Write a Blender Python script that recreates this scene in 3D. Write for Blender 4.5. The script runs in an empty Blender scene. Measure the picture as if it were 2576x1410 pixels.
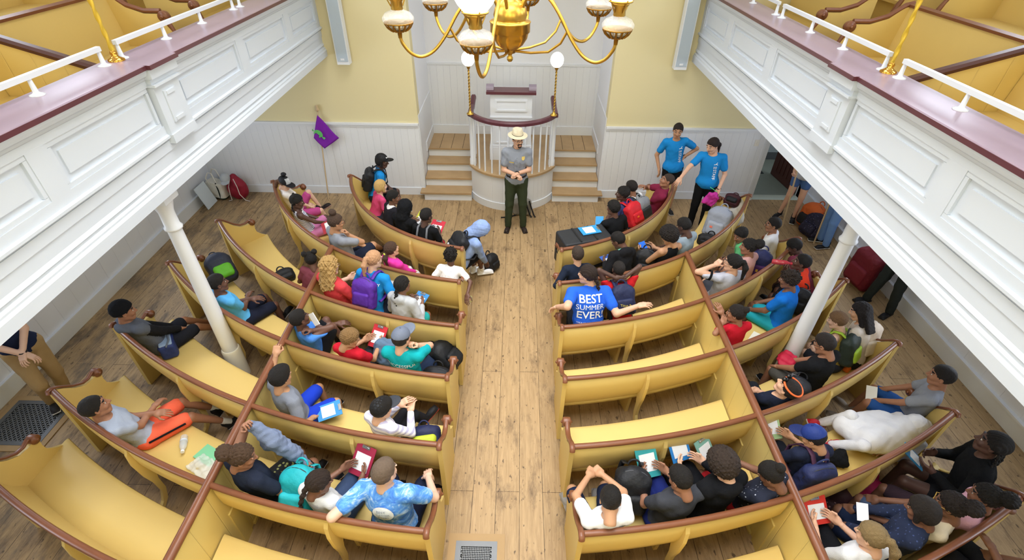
import bpy, math, random
import numpy as np
from math import sin, cos, pi, radians, sqrt, atan2, hypot
from mathutils import Vector, Matrix
from mathutils.bvhtree import BVHTree
random.seed(4); RNG = np.random.RandomState(7)
SC = bpy.context.scene
COL = SC.collection

# ------------------------------------------------------------------ helpers
def lin(c):
    return tuple(((v/12.92) if v <= .04045 else ((v+.055)/1.055)**2.4) for v in c)
def hexc(h):
    h = h.lstrip('#'); return lin(tuple(int(h[i:i+2], 16)/255 for i in (0, 2, 4)))

MATS = {}
def mat(name, color='#888888', rough=.6, metal=0., bump=0., bscale=40., spec=.4, emit=None, estr=0., vary=0., vscale=6., trans=0., alpha=1., sheen=0., coat=0.):
    if name in MATS: return MATS[name]
    m = bpy.data.materials.new(name); m.use_nodes = True
    nt = m.node_tree; b = nt.nodes['Principled BSDF']
    c = hexc(color) if isinstance(color, str) else color
    b.inputs['Base Color'].default_value = (*c, 1); b.inputs['Roughness'].default_value = rough
    b.inputs['Metallic'].default_value = metal; b.inputs['Specular IOR Level'].default_value = spec
    if trans: b.inputs['Transmission Weight'].default_value = trans
    if alpha < 1: b.inputs['Alpha'].default_value = alpha
    if coat: b.inputs['Coat Weight'].default_value = coat; b.inputs['Coat Roughness'].default_value = .15
    if emit: b.inputs['Emission Color'].default_value = (*hexc(emit), 1); b.inputs['Emission Strength'].default_value = estr
    tc = None
    if bump or vary:
        tc = nt.nodes.new('ShaderNodeTexCoord')
    if vary:
        n = nt.nodes.new('ShaderNodeTexNoise'); n.inputs['Scale'].default_value = vscale; n.inputs['Detail'].default_value = 4
        mx = nt.nodes.new('ShaderNodeMix'); mx.data_type = 'RGBA'
        mx.inputs[6].default_value = (*[v*(1-vary) for v in c], 1); mx.inputs[7].default_value = (*[min(1, v*(1+vary)) for v in c], 1)
        nt.links.new(tc.outputs['Object'], n.inputs['Vector']); nt.links.new(n.outputs['Fac'], mx.inputs[0]); nt.links.new(mx.outputs[2], b.inputs['Base Color'])
    if bump:
        n = nt.nodes.new('ShaderNodeTexNoise'); n.inputs['Scale'].default_value = bscale; n.inputs['Detail'].default_value = 3
        bp = nt.nodes.new('ShaderNodeBump'); bp.inputs['Strength'].default_value = bump; bp.inputs['Distance'].default_value = .01
        nt.links.new(tc.outputs['Object'], n.inputs['Vector']); nt.links.new(n.outputs['Fac'], bp.inputs['Height']); nt.links.new(bp.outputs['Normal'], b.inputs['Normal'])
    MATS[name] = m
    return m
def cloth(color):  return mat('cloth '+color, color, .92, bump=.35, bscale=160, spec=.15, vary=.06, vscale=14)
def nylon(color):  return mat('nylon '+color, color, .6, bump=.25, bscale=70, spec=.3, vary=.08, vscale=10)
def skin(color):   return mat('skin '+color, color, .5, spec=.35, vary=.05, vscale=18)
def hairm(color):  return mat('hair '+color, color, .6, bump=.9, bscale=210, spec=.35, vary=.25, vscale=70)
def card(color):   return mat('card '+color, color, .45, spec=.4)

def link(o, parent=None):
    COL.objects.link(o)
    if parent is not None: o.parent = parent
    return o
def mesh_np(name, V, Q, mats, parent=None, midx=None, smooth=True):
    me = bpy.data.meshes.new(name)
    V = np.asarray(V, np.float32); Q = np.asarray(Q, np.int32)
    me.vertices.add(len(V)); me.vertices.foreach_set('co', V.ravel())
    me.loops.add(Q.size); me.loops.foreach_set('vertex_index', Q.ravel())
    me.polygons.add(len(Q))
    me.polygons.foreach_set('loop_start', np.arange(0, Q.size, 4, dtype=np.int32))
    for m in (mats if isinstance(mats, (list, tuple)) else [mats]): me.materials.append(m)
    if midx is not None: me.polygons.foreach_set('material_index', np.asarray(midx, np.int32))
    me.polygons.foreach_set('use_smooth', np.full(len(Q), smooth))
    me.update(calc_edges=True)
    return link(bpy.data.objects.new(name, me), parent)
class MB:
    """collects faces, then becomes one mesh"""
    def __init__(s): s.v = []; s.f = []; s.m = []; s.s = []; s.mi = 0; s.sm = False
    def add(s, vs, fs, smooth=None):
        o = len(s.v); s.v += [tuple(v) for v in vs]
        for f in fs:
            s.f.append(tuple(o+i for i in f)); s.m.append(s.mi); s.s.append(s.sm if smooth is None else smooth)
        return s
    def box(s, x0, y0, z0, x1, y1, z1):
        v = [(x, y, z) for x in (x0, x1) for y in (y0, y1) for z in (z0, z1)]
        return s.add(v, [(0, 1, 3, 2), (4, 6, 7, 5), (0, 4, 5, 1), (2, 3, 7, 6), (0, 2, 6, 4), (1, 5, 7, 3)])
    def obox(s, c, ax, ay, az):
        c, ax, ay, az = map(Vector, (c, ax, ay, az))
        v = [c+ax*i+ay*j+az*k for i in (-1, 1) for j in (-1, 1) for k in (-1, 1)]
        return s.add(v, [(0, 1, 3, 2), (4, 6, 7, 5), (0, 4, 5, 1), (2, 3, 7, 6), (0, 2, 6, 4), (1, 5, 7, 3)])
    def prism(s, poly, a, b):
        """poly of 3-D points, swept by vector from a to b offsets"""
        n = len(poly); a, b = Vector(a), Vector(b)
        v = [Vector(p)+a for p in poly]+[Vector(p)+b for p in poly]
        return s.add(v, [tuple(range(n))[::-1], tuple(range(n, 2*n))]+[(i, (i+1) % n, n+(i+1) % n, n+i) for i in range(n)])
    def grid(s, rows, closed=False, caps=False, smooth=True):
        n = len(rows[0]); m = len(rows); v = [p for r in rows for p in r]; f = []
        for j in range(m-1):
            for i in range(n if closed else n-1):
                k = (i+1) % n; f.append((j*n+i, j*n+k, (j+1)*n+k, (j+1)*n+i))
        s.add(v, f, smooth)
        if caps:
            s.add(rows[0], [tuple(range(n))[::-1]], False); s.add(rows[-1], [tuple(range(n))], False)
        return s
    def lathe(s, prof, c=(0, 0, 0), n=24, smooth=True, axis=None):
        c = Vector(c); rows = []
        for r, z in prof:
            rows.append([c+Vector((r*cos(2*pi*i/n), r*sin(2*pi*i/n), z)) for i in range(n)])
        return s.grid(rows, True, True, smooth)
    def tube(s, pts, r, n=8, caps=True):
        pts = [Vector(p) for p in pts]; rs = r if isinstance(r, (list, tuple)) else [r]*len(pts)
        t0 = (pts[1]-pts[0]).normalized(); up = Vector((0, 0, 1)) if abs(t0.z) < .9 else Vector((1, 0, 0))
        x = t0.cross(up).normalized(); rows = []
        for i, p in enumerate(pts):
            t = (pts[min(i+1, len(pts)-1)]-pts[max(i-1, 0)]).normalized()
            x = (x-t*x.dot(t)).normalized(); y = t.cross(x)
            rows.append([p+(x*cos(2*pi*k/n)+y*sin(2*pi*k/n))*rs[i] for k in range(n)])
        return s.grid(rows, True, caps, True)
    def ball(s, c, r, n=14, sq=(1, 1, 1)):
        rows = []
        for j in range(n//2+1):
            a = -pi/2+pi*j/(n//2); rr = max(1e-4, cos(a))
            rows.append([(c[0]+r*sq[0]*rr*cos(2*pi*i/n), c[1]+r*sq[1]*rr*sin(2*pi*i/n), c[2]+r*sq[2]*sin(a)) for i in range(n)])
        return s.grid(rows, True, True, True)
    def build(s, name, mats, parent=None, origin=None):
        me = bpy.data.meshes.new(name)
        v = s.v
        if origin is not None: v = [(p[0]-origin[0], p[1]-origin[1], p[2]-origin[2]) for p in v]
        me.from_pydata(v, [], s.f)
        for m in (mats if isinstance(mats, (list, tuple)) else [mats]): me.materials.append(m)
        me.polygons.foreach_set('material_index', s.m); me.polygons.foreach_set('use_smooth', s.s)
        me.update()
        o = link(bpy.data.objects.new(name, me), parent)
        if origin is not None and parent is None: o.location = origin
        return o
def tag(o, label, cat=None, group=None, kind=None):
    if label: o['label'] = label
    if cat: o['category'] = cat
    if group: o['group'] = group
    if kind: o['kind'] = kind
    return o
def thing(name, loc, label, cat, group=None, rot=0.):
    o = bpy.data.objects.new(name, None); o.empty_display_size = .1
    o.location = loc; o.rotation_euler = (0, 0, rot); link(o)
    return tag(o, label, cat, group)
def struct(o, label=None):
    o['kind'] = 'structure'
    if label: o['label'] = label
    return o
def fix_normals(o):
    import bmesh
    bm = bmesh.new(); bm.from_mesh(o.data); bmesh.ops.recalc_face_normals(bm, faces=bm.faces); bm.to_mesh(o.data); bm.free(); return o
def copy_tree(root, loc, rot=None):
    c = root.copy(); COL.objects.link(c); c.location = loc
    if rot is not None: c.rotation_euler = rot
    for ch in list(root.children):
        d = ch.copy(); COL.objects.link(d); d.parent = c
        for g in list(ch.children):
            e = g.copy(); COL.objects.link(e); e.parent = d
    return c

# ------------------------------------------------------------------ camera
CAMP = Vector((0.1443, 0, 4.8132)); YAW, PITCH, ROLL, FPX = .0057, .6628, .0138, 1276.83
_f = Vector((-sin(YAW)*cos(PITCH), cos(YAW)*cos(PITCH), -sin(PITCH)))
_r0 = Vector((cos(YAW), sin(YAW), 0)); _u0 = _r0.cross(_f)
_r = _r0*cos(ROLL)+_u0*sin(ROLL); _u = -_r0*sin(ROLL)+_u0*cos(ROLL)
cam = bpy.data.cameras.new('camera'); co = link(bpy.data.objects.new('camera', cam))
co.matrix_world = Matrix(((_r.x, _u.x, -_f.x, CAMP.x), (_r.y, _u.y, -_f.y, CAMP.y), (_r.z, _u.z, -_f.z, CAMP.z), (0, 0, 0, 1)))
cam.sensor_fit = 'HORIZONTAL'; cam.sensor_width = 36; cam.lens = FPX/2576*36; cam.clip_start = .05
SC.camera = co

# ------------------------------------------------------------------ common materials
WHITE = mat('white gloss paint', '#e2e5ea', .42, vary=.02, vscale=1.5)
GALW = mat('gallery white paint', '#d3dae3', .4, vary=.02, vscale=1.2)
YEL = mat('ochre yellow pew paint', '#d9bd74', .45, spec=.35, vary=.04, vscale=2)
YELP = mat('pale yellow partition paint', '#d9c275', .5, spec=.35, vary=.04, vscale=2)
BROWN = mat('varnished brown wood', '#7a4a30', .34, spec=.5, vary=.18, vscale=5, bump=.05, bscale=60)
REDBROWN = mat('red brown painted wood', '#5c3038', .3, spec=.55, vary=.1, vscale=5)
BRASS = mat('brushed brass', '#c8a04a', .33, metal=1., vary=.06, vscale=3)
BRASSD = mat('aged brass', '#a67c30', .38, metal=1.)
GREYM = mat('white painted steel', '#dfe4ea', .35)
SEATY = YEL
# ------------------------------------------------------------------ room shell
W, YF, YB, ZC = 5.745, 8.86, -3.2, 7.4
ALX0, ALX1, ALY = -1.62, 1.74, 10.3
def floor_mat():
    m = bpy.data.materials.new('old wide pine boards'); m.use_nodes = True; nt = m.node_tree; N = nt.nodes; L = nt.links
    b = N['Principled BSDF']; tc = N.new('ShaderNodeTexCoord')
    sep = N.new('ShaderNodeSeparateXYZ'); L.new(tc.outputs['Object'], sep.inputs[0])
    # slight wander so the boards are not ruler straight
    cmb = N.new('ShaderNodeCombineXYZ'); L.new(sep.outputs['Y'], cmb.inputs['X']); L.new(sep.outputs['X'], cmb.inputs['Y'])
    br = N.new('ShaderNodeTexBrick'); br.offset = .37; br.offset_frequency = 2; br.squash = 1; br.inputs['Scale'].default_value = 1
    br.inputs['Brick Width'].default_value = 4.3; br.inputs['Row Height'].default_value = .232; br.inputs['Mortar Size'].default_value = .0035; br.inputs['Mortar Smooth'].default_value = .3
    br.inputs['Color1'].default_value = (*hexc('#b4966c'), 1); br.inputs['Color2'].default_value = (*hexc('#9f835b'), 1); br.inputs['Mortar'].default_value = (*hexc('#3f2c18'), 1)
    L.new(cmb.outputs[0], br.inputs['Vector'])
    def noise(sx, sy, scale, detail=5, rough=.6, off=0):
        mp = N.new('ShaderNodeMapping'); mp.inputs['Scale'].default_value = (sx, sy, 1); mp.inputs['Location'].default_value = (off, off*.7, 0)
        n = N.new('ShaderNodeTexNoise'); n.inputs['Scale'].default_value = scale; n.inputs['Detail'].default_value = detail; n.inputs['Roughness'].default_value = rough
        L.new(tc.outputs['Object'], mp.inputs[0]); L.new(mp.outputs[0], n.inputs['Vector']); return n
    def ramp(n, a, bb):
        r = N.new('ShaderNodeMapRange'); r.inputs['From Min'].default_value = a; r.inputs['From Max'].default_value = bb; r.clamp = True
        L.new(n.outputs['Fac'], r.inputs['Value']); return r
    def mixc(fac, c1, c2, mode='MIX', k=1.):
        x = N.new('ShaderNodeMix'); x.data_type = 'RGBA'; x.blend_type = mode
        if k < 1:
            mm = N.new('ShaderNodeMath'); mm.operation = 'MULTIPLY'; mm.inputs[1].default_value = k; L.new(fac, mm.inputs[0]); fac = mm.outputs[0]
        L.new(fac, x.inputs[0]); L.new(c1, x.inputs[6])
        if isinstance(c2, str): x.inputs[7].default_value = (*hexc(c2), 1)
        else: L.new(c2, x.inputs[7])
        return x.outputs[2]
    c = mixc(ramp(noise(9, .7, 3), .35, .7).outputs[0], br.outputs['Color'], '#836845', k=.6)       # grain
    c = mixc(ramp(noise(14, 1.1, 5, off=3), .45, .75).outputs[0], c, '#c2a67c', k=.45)
    # weathered grey stains, mostly along the left aisle and by the front wall
    xl = N.new('ShaderNodeMapRange'); xl.inputs['From Min'].default_value = -1.6; xl.inputs['From Max'].default_value = -4.; L.new(sep.outputs['X'], xl.inputs['Value'])
    st = ramp(noise(2.6, .8, 2.1, 8, .7, 5), .47, .62)
    mm = N.new('ShaderNodeMath'); mm.operation = 'MULTIPLY'; L.new(st.outputs[0], mm.inputs[0]); L.new(xl.outputs[0], mm.inputs[1])
    c = mixc(mm.outputs[0], c, '#5b4f43', k=.75)
    c = mixc(ramp(noise(3, 1, 1.7, 9, .75, 9), .52, .68).outputs[0], c, '#4a3522', k=.7)          # dark stains
    c = mixc(ramp(noise(1, .5, 24, 2, .5, 1), .645, .72).outputs[0], c, '#43311f', k=.8)          # nail heads and knots
    L.new(c, b.inputs['Base Color']); b.inputs['Roughness'].default_value = .55
    bp = N.new('ShaderNodeBump'); bp.inputs['Strength'].default_value = .35; bp.inputs['Distance'].default_value = .01
    L.new(br.outputs['Fac'], bp.inputs['Height']); bp.invert = True; L.new(bp.outputs[0], b.inputs['Normal'])
    return m
FLOORM = floor_mat()
def tread_mat():
    m = mat('pine tread wood', '#b0926a', .5, vary=.25, vscale=3.5, bump=.08, bscale=20); return m
TREAD = tread_mat()
CREAM = mat('cream plaster', '#e0d4a8', .8, vary=.02, vscale=.8)
PLWHITE = mat('white plaster', '#e9eaee', .8)
GREYW = mat('pale grey corridor plaster', '#9aa3a3', .8)
def bead_mat(name, color, pitch=.13):
    """tongue and groove boards: grooves every pitch metres along both x and y"""
    m = bpy.data.materials.new(name); m.use_nodes = True; nt = m.node_tree; N = nt.nodes; L = nt.links; b = N['Principled BSDF']
    b.inputs['Base Color'].default_value = (*hexc(color), 1); b.inputs['Roughness'].default_value = .45
    tc = N.new('ShaderNodeTexCoord'); sep = N.new('ShaderNodeSeparateXYZ'); L.new(tc.outputs['Object'], sep.inputs[0])
    ad = N.new('ShaderNodeMath'); ad.operation = 'ADD'; L.new(sep.outputs['X'], ad.inputs[0]); L.new(sep.outputs['Y'], ad.inputs[1])
    md = N.new('ShaderNodeMath'); md.operation = 'PINGPONG'; md.inputs[1].default_value = pitch/2; L.new(ad.outputs[0], md.inputs[0])
    lt = N.new('ShaderNodeMapRange'); lt.inputs['From Min'].default_value = 0; lt.inputs['From Max'].default_value = .006; L.new(md.outputs[0], lt.inputs['Value'])
    bp = N.new('ShaderNodeBump'); bp.inputs['Strength'].default_value = .6; bp.inputs['Distance'].default_value = .006
    L.new(lt.outputs[0], bp.inputs['Height']); L.new(bp.outputs[0], b.inputs['Normal'])
    return m
BEAD = bead_mat('white beadboard', '#e4e6ea'); BEADW = bead_mat('white wide boards', '#e0e2e8', .3)
YBOARD = bead_mat('yellow gallery boards', '#d9bd74', .24)

struct(MB().box(-W-.4, YB-.2, -.12, W+.4, YF, 0).build('floor', FLOORM), 'old stained wide-board wooden floor')
# side walls with windows above and below the gallery; the openings are dressed below
WINY = (1.0, 3.9, 6.8)
def side_wall(sx, name):
    m = MB(); x0, x1 = sorted((sx*W, sx*(W+.25)))
    def bx(y0, z0, y1, z1): m.box(x0, y0, z0, x1, y1, z1)
    zs = [(1.28, 2.3), (4.75, 6.6)]; hw = .55
    bx(YB, 0, YF+.2, zs[0][0]); bx(YB, zs[0][1], YF+.2, zs[1][0]); bx(YB, zs[1][1], YF+.2, ZC)
    for z0, z1 in zs:
        e = [YB]+[v for y in WINY for v in (y-hw, y+hw)]+[YF+.2]
        for a, b in zip(e[::2], e[1::2]): bx(a, z0, b, z1)
    struct(m.build(name, BEADW if True else CREAM), 'white boarded wall along the %s side aisle' % ('left' if sx < 0 else 'right'))
    for i, (y, (z0, z1)) in enumerate([(y, z) for y in WINY for z in zs]):
        f = MB(); xo = sx*(W+.1)
        for yy in (y-hw+.03, y, y+hw-.03): f.box(xo-.03, yy-.03, z0, xo+.03, yy+.03, z1)
        for zz in (z0+.03, (z0+z1)/2, z1-.03): f.box(xo-.03, y-hw, zz-.03, xo+.03, y+hw, zz+.03)
        w = struct(f.build('window_%d' % (i+1+(0 if sx < 0 else 6)), WHITE))
        p = MB().box(sx*(W+.14)-.004, y-hw, z0, sx*(W+.14)+.004, y+hw, z1).build('pane', mat('daylit glass', '#dfe8f5', .2, emit='#e6eefc', estr=1.), w).data.materials[0].cycles.emission_sampling = 'NONE'
side_wall(-1, 'wall_left'); side_wall(1, 'wall_right')
# front wall with the pulpit alcove in the middle and the doorway at the right
DX0, DX1, DZ = 4.74, 5.70, 2.12
CR = 1.40
m = MB()
for x0, x1 in ((-W, ALX0), (ALX1, DX0)): m.box(x0, YF, CR, x1, YF+.2, ZC)
m.box(DX0, YF, DZ, W, YF+.2, ZC)
struct(m.build('wall_front', CREAM), 'cream plaster front wall above the white dado')
m = MB()
for x0, x1 in ((-W, ALX0), (ALX1, DX0-.09)): m.box(x0, YF-.012, .14, x1, YF+.2, CR)
m.box(DX1, YF-.012, 0, W, YF+.2, DZ)
struct(m.build('wall_front_dado', BEAD), 'white beadboard dado of the front wall')
m = MB()
for x0, x1 in ((-W, ALX0), (ALX1, DX0-.09)):
    m.box(x0, YF-.05, CR-.012, x1, YF, CR+.022); m.box(x0, YF-.03, CR-.05, x1, YF, CR-.012)
struct(m.build('trim_1', WHITE), 'white chair rail along the front wall')
m = MB()
for x0, x1 in ((-W, ALX0), (ALX1, DX0-.09)): m.box(x0, YF-.03, 0, x1, YF, .15)
struct(m.build('baseboard_front', WHITE), 'white baseboard of the front wall')
for sx, n in ((-1, 'left'), (1, 'right')):
    a, b = sorted((sx*W, sx*(W-.03)))
    struct(MB().box(a, YB, 0, b, YF-.03, .2).box(min(a, sx*(W-.045)), YB, .2, max(b, sx*(W-.045)), YF-.03, .225).build('baseboard_'+n, WHITE), 'tall white baseboard along the %s wall' % n)
struct(MB().box(-W-.25, YB-.2, 0, W+.25, YB, ZC).build('wall_back', CREAM), 'cream rear wall')
struct(MB().box(-W-.25, YB-.2, ZC, W+.25, ALY+2, ZC+.2).build('ceiling', PLWHITE), 'white ceiling')
# alcove
m = MB(); m.box(ALX0-.2, YF+.2, 0, ALX0, ALY, ZC).box(ALX1, YF+.2, 0, ALX1+.2, ALY, ZC).box(ALX0-.2, ALY, 2.06, ALX1+.2, ALY+.2, ZC)
struct(m.build('wall_alcove', PLWHITE), 'white alcove walls behind the pulpit')
m = MB(); m.box(ALX0, ALY-.02, .6, ALX1, ALY+.2, 2.06); m.box(ALX0, YF+.02, 0, ALX0+.012, ALY, 1.55); m.box(ALX1-.012, YF+.02, 0, ALX1, ALY, 1.55)
struct(m.build('wall_alcove_boards', BEAD), 'white beadboard lining at the back of the alcove')
m = MB(); m.box(ALX0, ALY-.035, 2.05, ALX1, ALY, 2.085); m.box(ALX0, ALY-.045, .68, ALX1, ALY-.02, .86)
m.box(ALX0+.012, 9.35, .68, ALX0+.03, ALY-.03, .86); m.box(ALX1-.03, 9.35, .68, ALX1-.012, ALY-.03, .86)
struct(m.build('trim_2', WHITE), 'white mouldings of the alcove boarding')
# corridor beyond the doorway
m = MB(); m.box(DX0-1.2, YF+.2, -.12, W+1.6, YF+4.2, 0); struct(m.build('floor_corridor', mat('grey green corridor linoleum', '#7d8377', .6, vary=.08)), 'grey corridor floor beyond the doorway')
m = MB(); m.box(DX0-1.4, YF+.2, 0, DX0-1.2, YF+4.2, 3).box(DX0-1.4, YF+4.2, 0, W+1.8, YF+4.4, 3).box(W+1.6, YF+.2, 0, W+1.8, YF+4.2, 3)
m.box(DX0+.42, YF+1.9, 0, W+1.6, YF+2.0, 3)
struct(m.build('wall_corridor', GREYW), 'grey corridor wall beyond the doorway')
m = MB(); m.box(DX0+.4, YF+1.87, 0, W+1.6, YF+1.9, .16); struct(m.build('baseboard_corridor', mat('dark grey baseboard', '#4b4f50', .5)), 'dark baseboard in the corridor')
m = MB()
m.box(DX0-.1, YF-.03, 0, DX0, YF+.22, DZ+.1).box(DX0-.12, YF-.045, 0, DX0-.08, YF, DZ+.1).box(DX1, YF-.03, 0, W-.001, YF+.22, DZ+.1).box(DX0-.1, YF-.03, DZ, W-.001, YF+.22, DZ+.1)
struct(m.build('trim_3', WHITE), 'white casing around the open doorway')
# brown door leaf swung into the corridor
d = bpy.data.objects.new('door_1', None); link(d); d.location = (DX1-.02, YF+.24, 0); d.rotation_euler = (0, 0, radians(96)); struct(d, 'dark brown panelled door standing open in the doorway')
m = MB().box(0, -.02, .01, .92, .02, 2.08)
for k in range(6): m.box(.1+k*.13, .02, .15, .17+k*.13, .03, 1.0)
for k in range(2): m.box(.1+k*.4, .02, 1.12, .42+k*.4, .03, 1.95)
m.build('door_leaf', mat('dark red brown door paint', '#553029', .45), d)
MB().ball((.86, .06, 1.0), .03).build('door_knob', BRASS, d)
m = MB(); m.box(5.1, 10.0, .0, 5.42, 10.26, .012); tag(m.build('door_mat', mat('charcoal mat', '#35393a', .9)), 'small dark mat on the grey corridor floor', 'mat')
m = MB().box(4.46, YF-.02, 1.1, 4.54, YF-.012, 1.22); m.box(4.49, YF-.028, 1.14, 4.51, YF-.02, 1.18)
tag(m.build('light_switch', mat('cream switch plastic', '#e8e4da', .4)), 'white light switch plate on the white boards near the doorway', 'switch')
m = MB().box(4.44, YF-.045, 1.47, 4.53, YF, 1.62); m.mi = 1; m.box(4.455, YF-.05, 1.52, 4.515, YF-.044, 1.58)
tag(m.build('thermostat', [WHITE, mat('black plastic', '#17181a', .4)]), 'small white wall control with black display above the chair rail', 'thermostat')
# stairs and platform
def stairs(x0, x1, name, lab, dy):
    r = thing(name, (0, 0, 0), lab, 'stairs')
    ys = [8.60, 8.88, 9.18, 9.49]; ov = .06
    m = MB()
    for i, y in enumerate(ys):
        m.box(x0, y+.03+dy, 0, x1, (ys[i+1]+.03+dy if i < 3 else ALY-.03), .17*(i+1)-.03)
    m.build('riser', WHITE, r)
    for i, y in enumerate(ys):
        t = MB(); ext = .07 if i == 0 else 0.
        t.box(x0, y+dy, .17*(i+1)-.03, x1, (ys[i+1]+.05+dy if i < 3 else ALY-.03), .17*(i+1))
        if ext: t.box(x0-(ext if x0 < -1 else -.001), y+dy-.0005, .1395, x1+(ext if x1 > 1 else -.001), YF-.06, .1705)
        if i == 3:
            t.mi = 1
            for k in range(1, 4): t.box(x0+(x1-x0)*k/4-.004, y+.01+dy, .679, x0+(x1-x0)*k/4+.004, ALY-.06, .6815)
        t.build('tread', [TREAD, mat('dark gap', '#4a3722', .8)], r)
    return r
stairs(ALX0+.02, -.70, 'staircase', 'short wooden stairs left of the pulpit', 0)
stairs(.84, ALX1-.02, 'staircase', 'short wooden stairs right of the pulpit', .02)
PX, PY = .07, 8.78       # pulpit drum
hw, sag = .765, .50
Rd = (hw*hw+sag*sag)/(2*sag); cyd = PY-sag+Rd
def arc(n, R, a0=None):
    a = math.asin(min(1, hw/Rd)); return [(PX+R*sin(-a+2*a*i/n), cyd-R*cos(-a+2*a*i/n)) for i in range(n+1)]
pul = thing('pulpit', (PX, PY, 0), 'bow-fronted white pulpit platform with brown curved handrail', 'pulpit')
def pb(m, n, mt, par=None): return m.build(n, mt, par or pul, origin=(PX, PY, 0))
m = MB(); A = arc(24, Rd)
m.grid([[(x, y, .14) for x, y in A], [(x, y, .66) for x, y in A]], smooth=True); m.box(PX-hw, PY, 0, PX+hw, PY+.62, .66)
pb(m, 'drum', BEAD)
m = MB(); A2 = arc(24, Rd+.02); m.grid([[(x, y, 0) for x, y in A2], [(x, y, .14) for x, y in A2], [(x, y, .14) for x, y in A]], smooth=False); pb(m, 'plinth', WHITE)
m = MB(); A3 = arc(24, Rd+.035); poly = A3+[(PX+hw+.02, 9.4), (PX-hw-.02, 9.4)]
m.prism([(x, y, .66) for x, y in poly], (0, 0, 0), (0, 0, .04)); pb(m, 'floor_boards', TREAD)
m = MB().box(PX-hw, 9.4, .0, PX+hw, 9.43, .66); pb(m, 'riser', WHITE)
m = MB().box(PX-hw, 9.43, .60, PX+hw, ALY-.022, .68); pb(m, 'rear_boards', TREAD)
# handrail
zr = 1.64
def sweep_rail(pts, w, h, z):
    m = MB(); rows = []
    for i, p in enumerate(pts):
        a = Vector(pts[max(0, i-1)]); b = Vector(pts[min(len(pts)-1, i+1)]); t = (b-a).normalized(); nrm = Vector((t.y, -t.x, 0)); P = Vector(p)
        zz = P.z
        prof = [(-w, -h), (-w, h*.3), (-w*.6, h), (w*.6, h), (w, h*.3), (w, -h)]
        rows.append([(P.x+nrm.x*a_, P.y+nrm.y*a_, zz+b_) for a_, b_ in prof])
    return m.grid(rows, True, True, False)
A = arc(28, Rd-.03)
pb(sweep_rail([(x, y, zr) for x, y in A], .042, .035, zr), 'handrail', REDBROWN)
for s_ in (-1, 1):
    x = PX+s_*(hw-.02); pts = [(x, PY-.05, zr+.012), (x, PY+.02, zr+.012), (x-s_*.01, PY+.28, zr+.03), (x-s_*.02, PY+.52, zr+.12), (x-s_*.02, PY+.6, zr+.1)]
    mm = sweep_rail(pts, .045, .04, zr); mm.ball((x-s_*.02, PY+.58, zr+.085), .06, sq=(.8, 1, 1))
    pb(mm, 'side_handrail', REDBROWN)
    m = MB(); m.lathe([(.06, .70), (.06, .8), (.05, .82), (.05, 1.5), (.06, 1.52), (.062, 1.6)], (PX+s_*(hw-.04), PY, 0), 12); pb(m, 'newel_post', WHITE)
    for k in range(3):
        m = MB(); m.box(PX+s_*(hw-.06)-.014, PY+.16+k*.14-.014, .68, PX+s_*(hw-.06)+.014, PY+.16+k*.14+.014, zr+.02+.03*k); pb(m, 'baluster', WHITE)
for k in range(12):
    a = math.asin(hw/Rd)*(-.88+1.76*k/11); x, y = PX+(Rd-.03)*sin(a), cyd-(Rd-.03)*cos(a)
    pb(MB().lathe([(.016, .70), (.013, 1.61)], (x, y, 0), 8), 'baluster', WHITE)
# reading desk
desk = thing('lectern', (.035, 9.13, .68), 'tall white panelled reading desk with red-brown top behind the pulpit rail', 'lectern')
def db(m, n, mt): return m.build(n, mt, desk, origin=(.035, 9.13, .68))
m = MB().box(-.335, 8.97, .70, .405, 9.36, 1.93)
db(m, 'cabinet', WHITE)
db(MB().box(-.355, 8.95, .701, .425, 9.38, .95).box(-.35, 8.955, .94, .42, 9.37, .99), 'plinth', WHITE); db(MB().box(-.345, 8.955, 1.50, .415, 9.37, 1.525), 'moulding', WHITE)
def panel_front(m, x0, x1, z0, z1, y):
    for a in ((x0, z0, x1, z0+.03), (x0, z1-.03, x1, z1), (x0, z0+.031, x0+.03, z1-.031), (x1-.03, z0+.031, x1, z1-.031)): m.box(a[0], y-.018, a[1], a[2], y+.002, a[3])
m = MB(); panel_front(m, -.25, .32, 1.62, 1.83, 8.97); panel_front(m, -.26, 0.0, 1.03, 1.42, 8.97); panel_front(m, .07, .33, 1.03, 1.42, 8.97); db(m, 'panel', WHITE)
m = MB().box(-.40, 8.91, 1.93, .47, 9.20, 1.975); db(m, 'desk_top', REDBROWN)
for x in (-.34, .41):
    m = MB(); m.grid([[(x+sx*.065, 9.1+.09*sin(t), 1.975+.08*max(0, cos(t))) for t in np.linspace(-pi/2, pi/2, 9)] for sx in (-1, 1)], smooth=True)
    for sx in (-1, 1): m.add([(x+sx*.065, 9.1+.09*sin(t), 1.975+.08*max(0, cos(t))) for t in np.linspace(-pi/2, pi/2, 9)], [tuple(range(9))])
    db(m, 'scroll_block', mat('greyed mauve wood', '#8c7f8c', .4))
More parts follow.
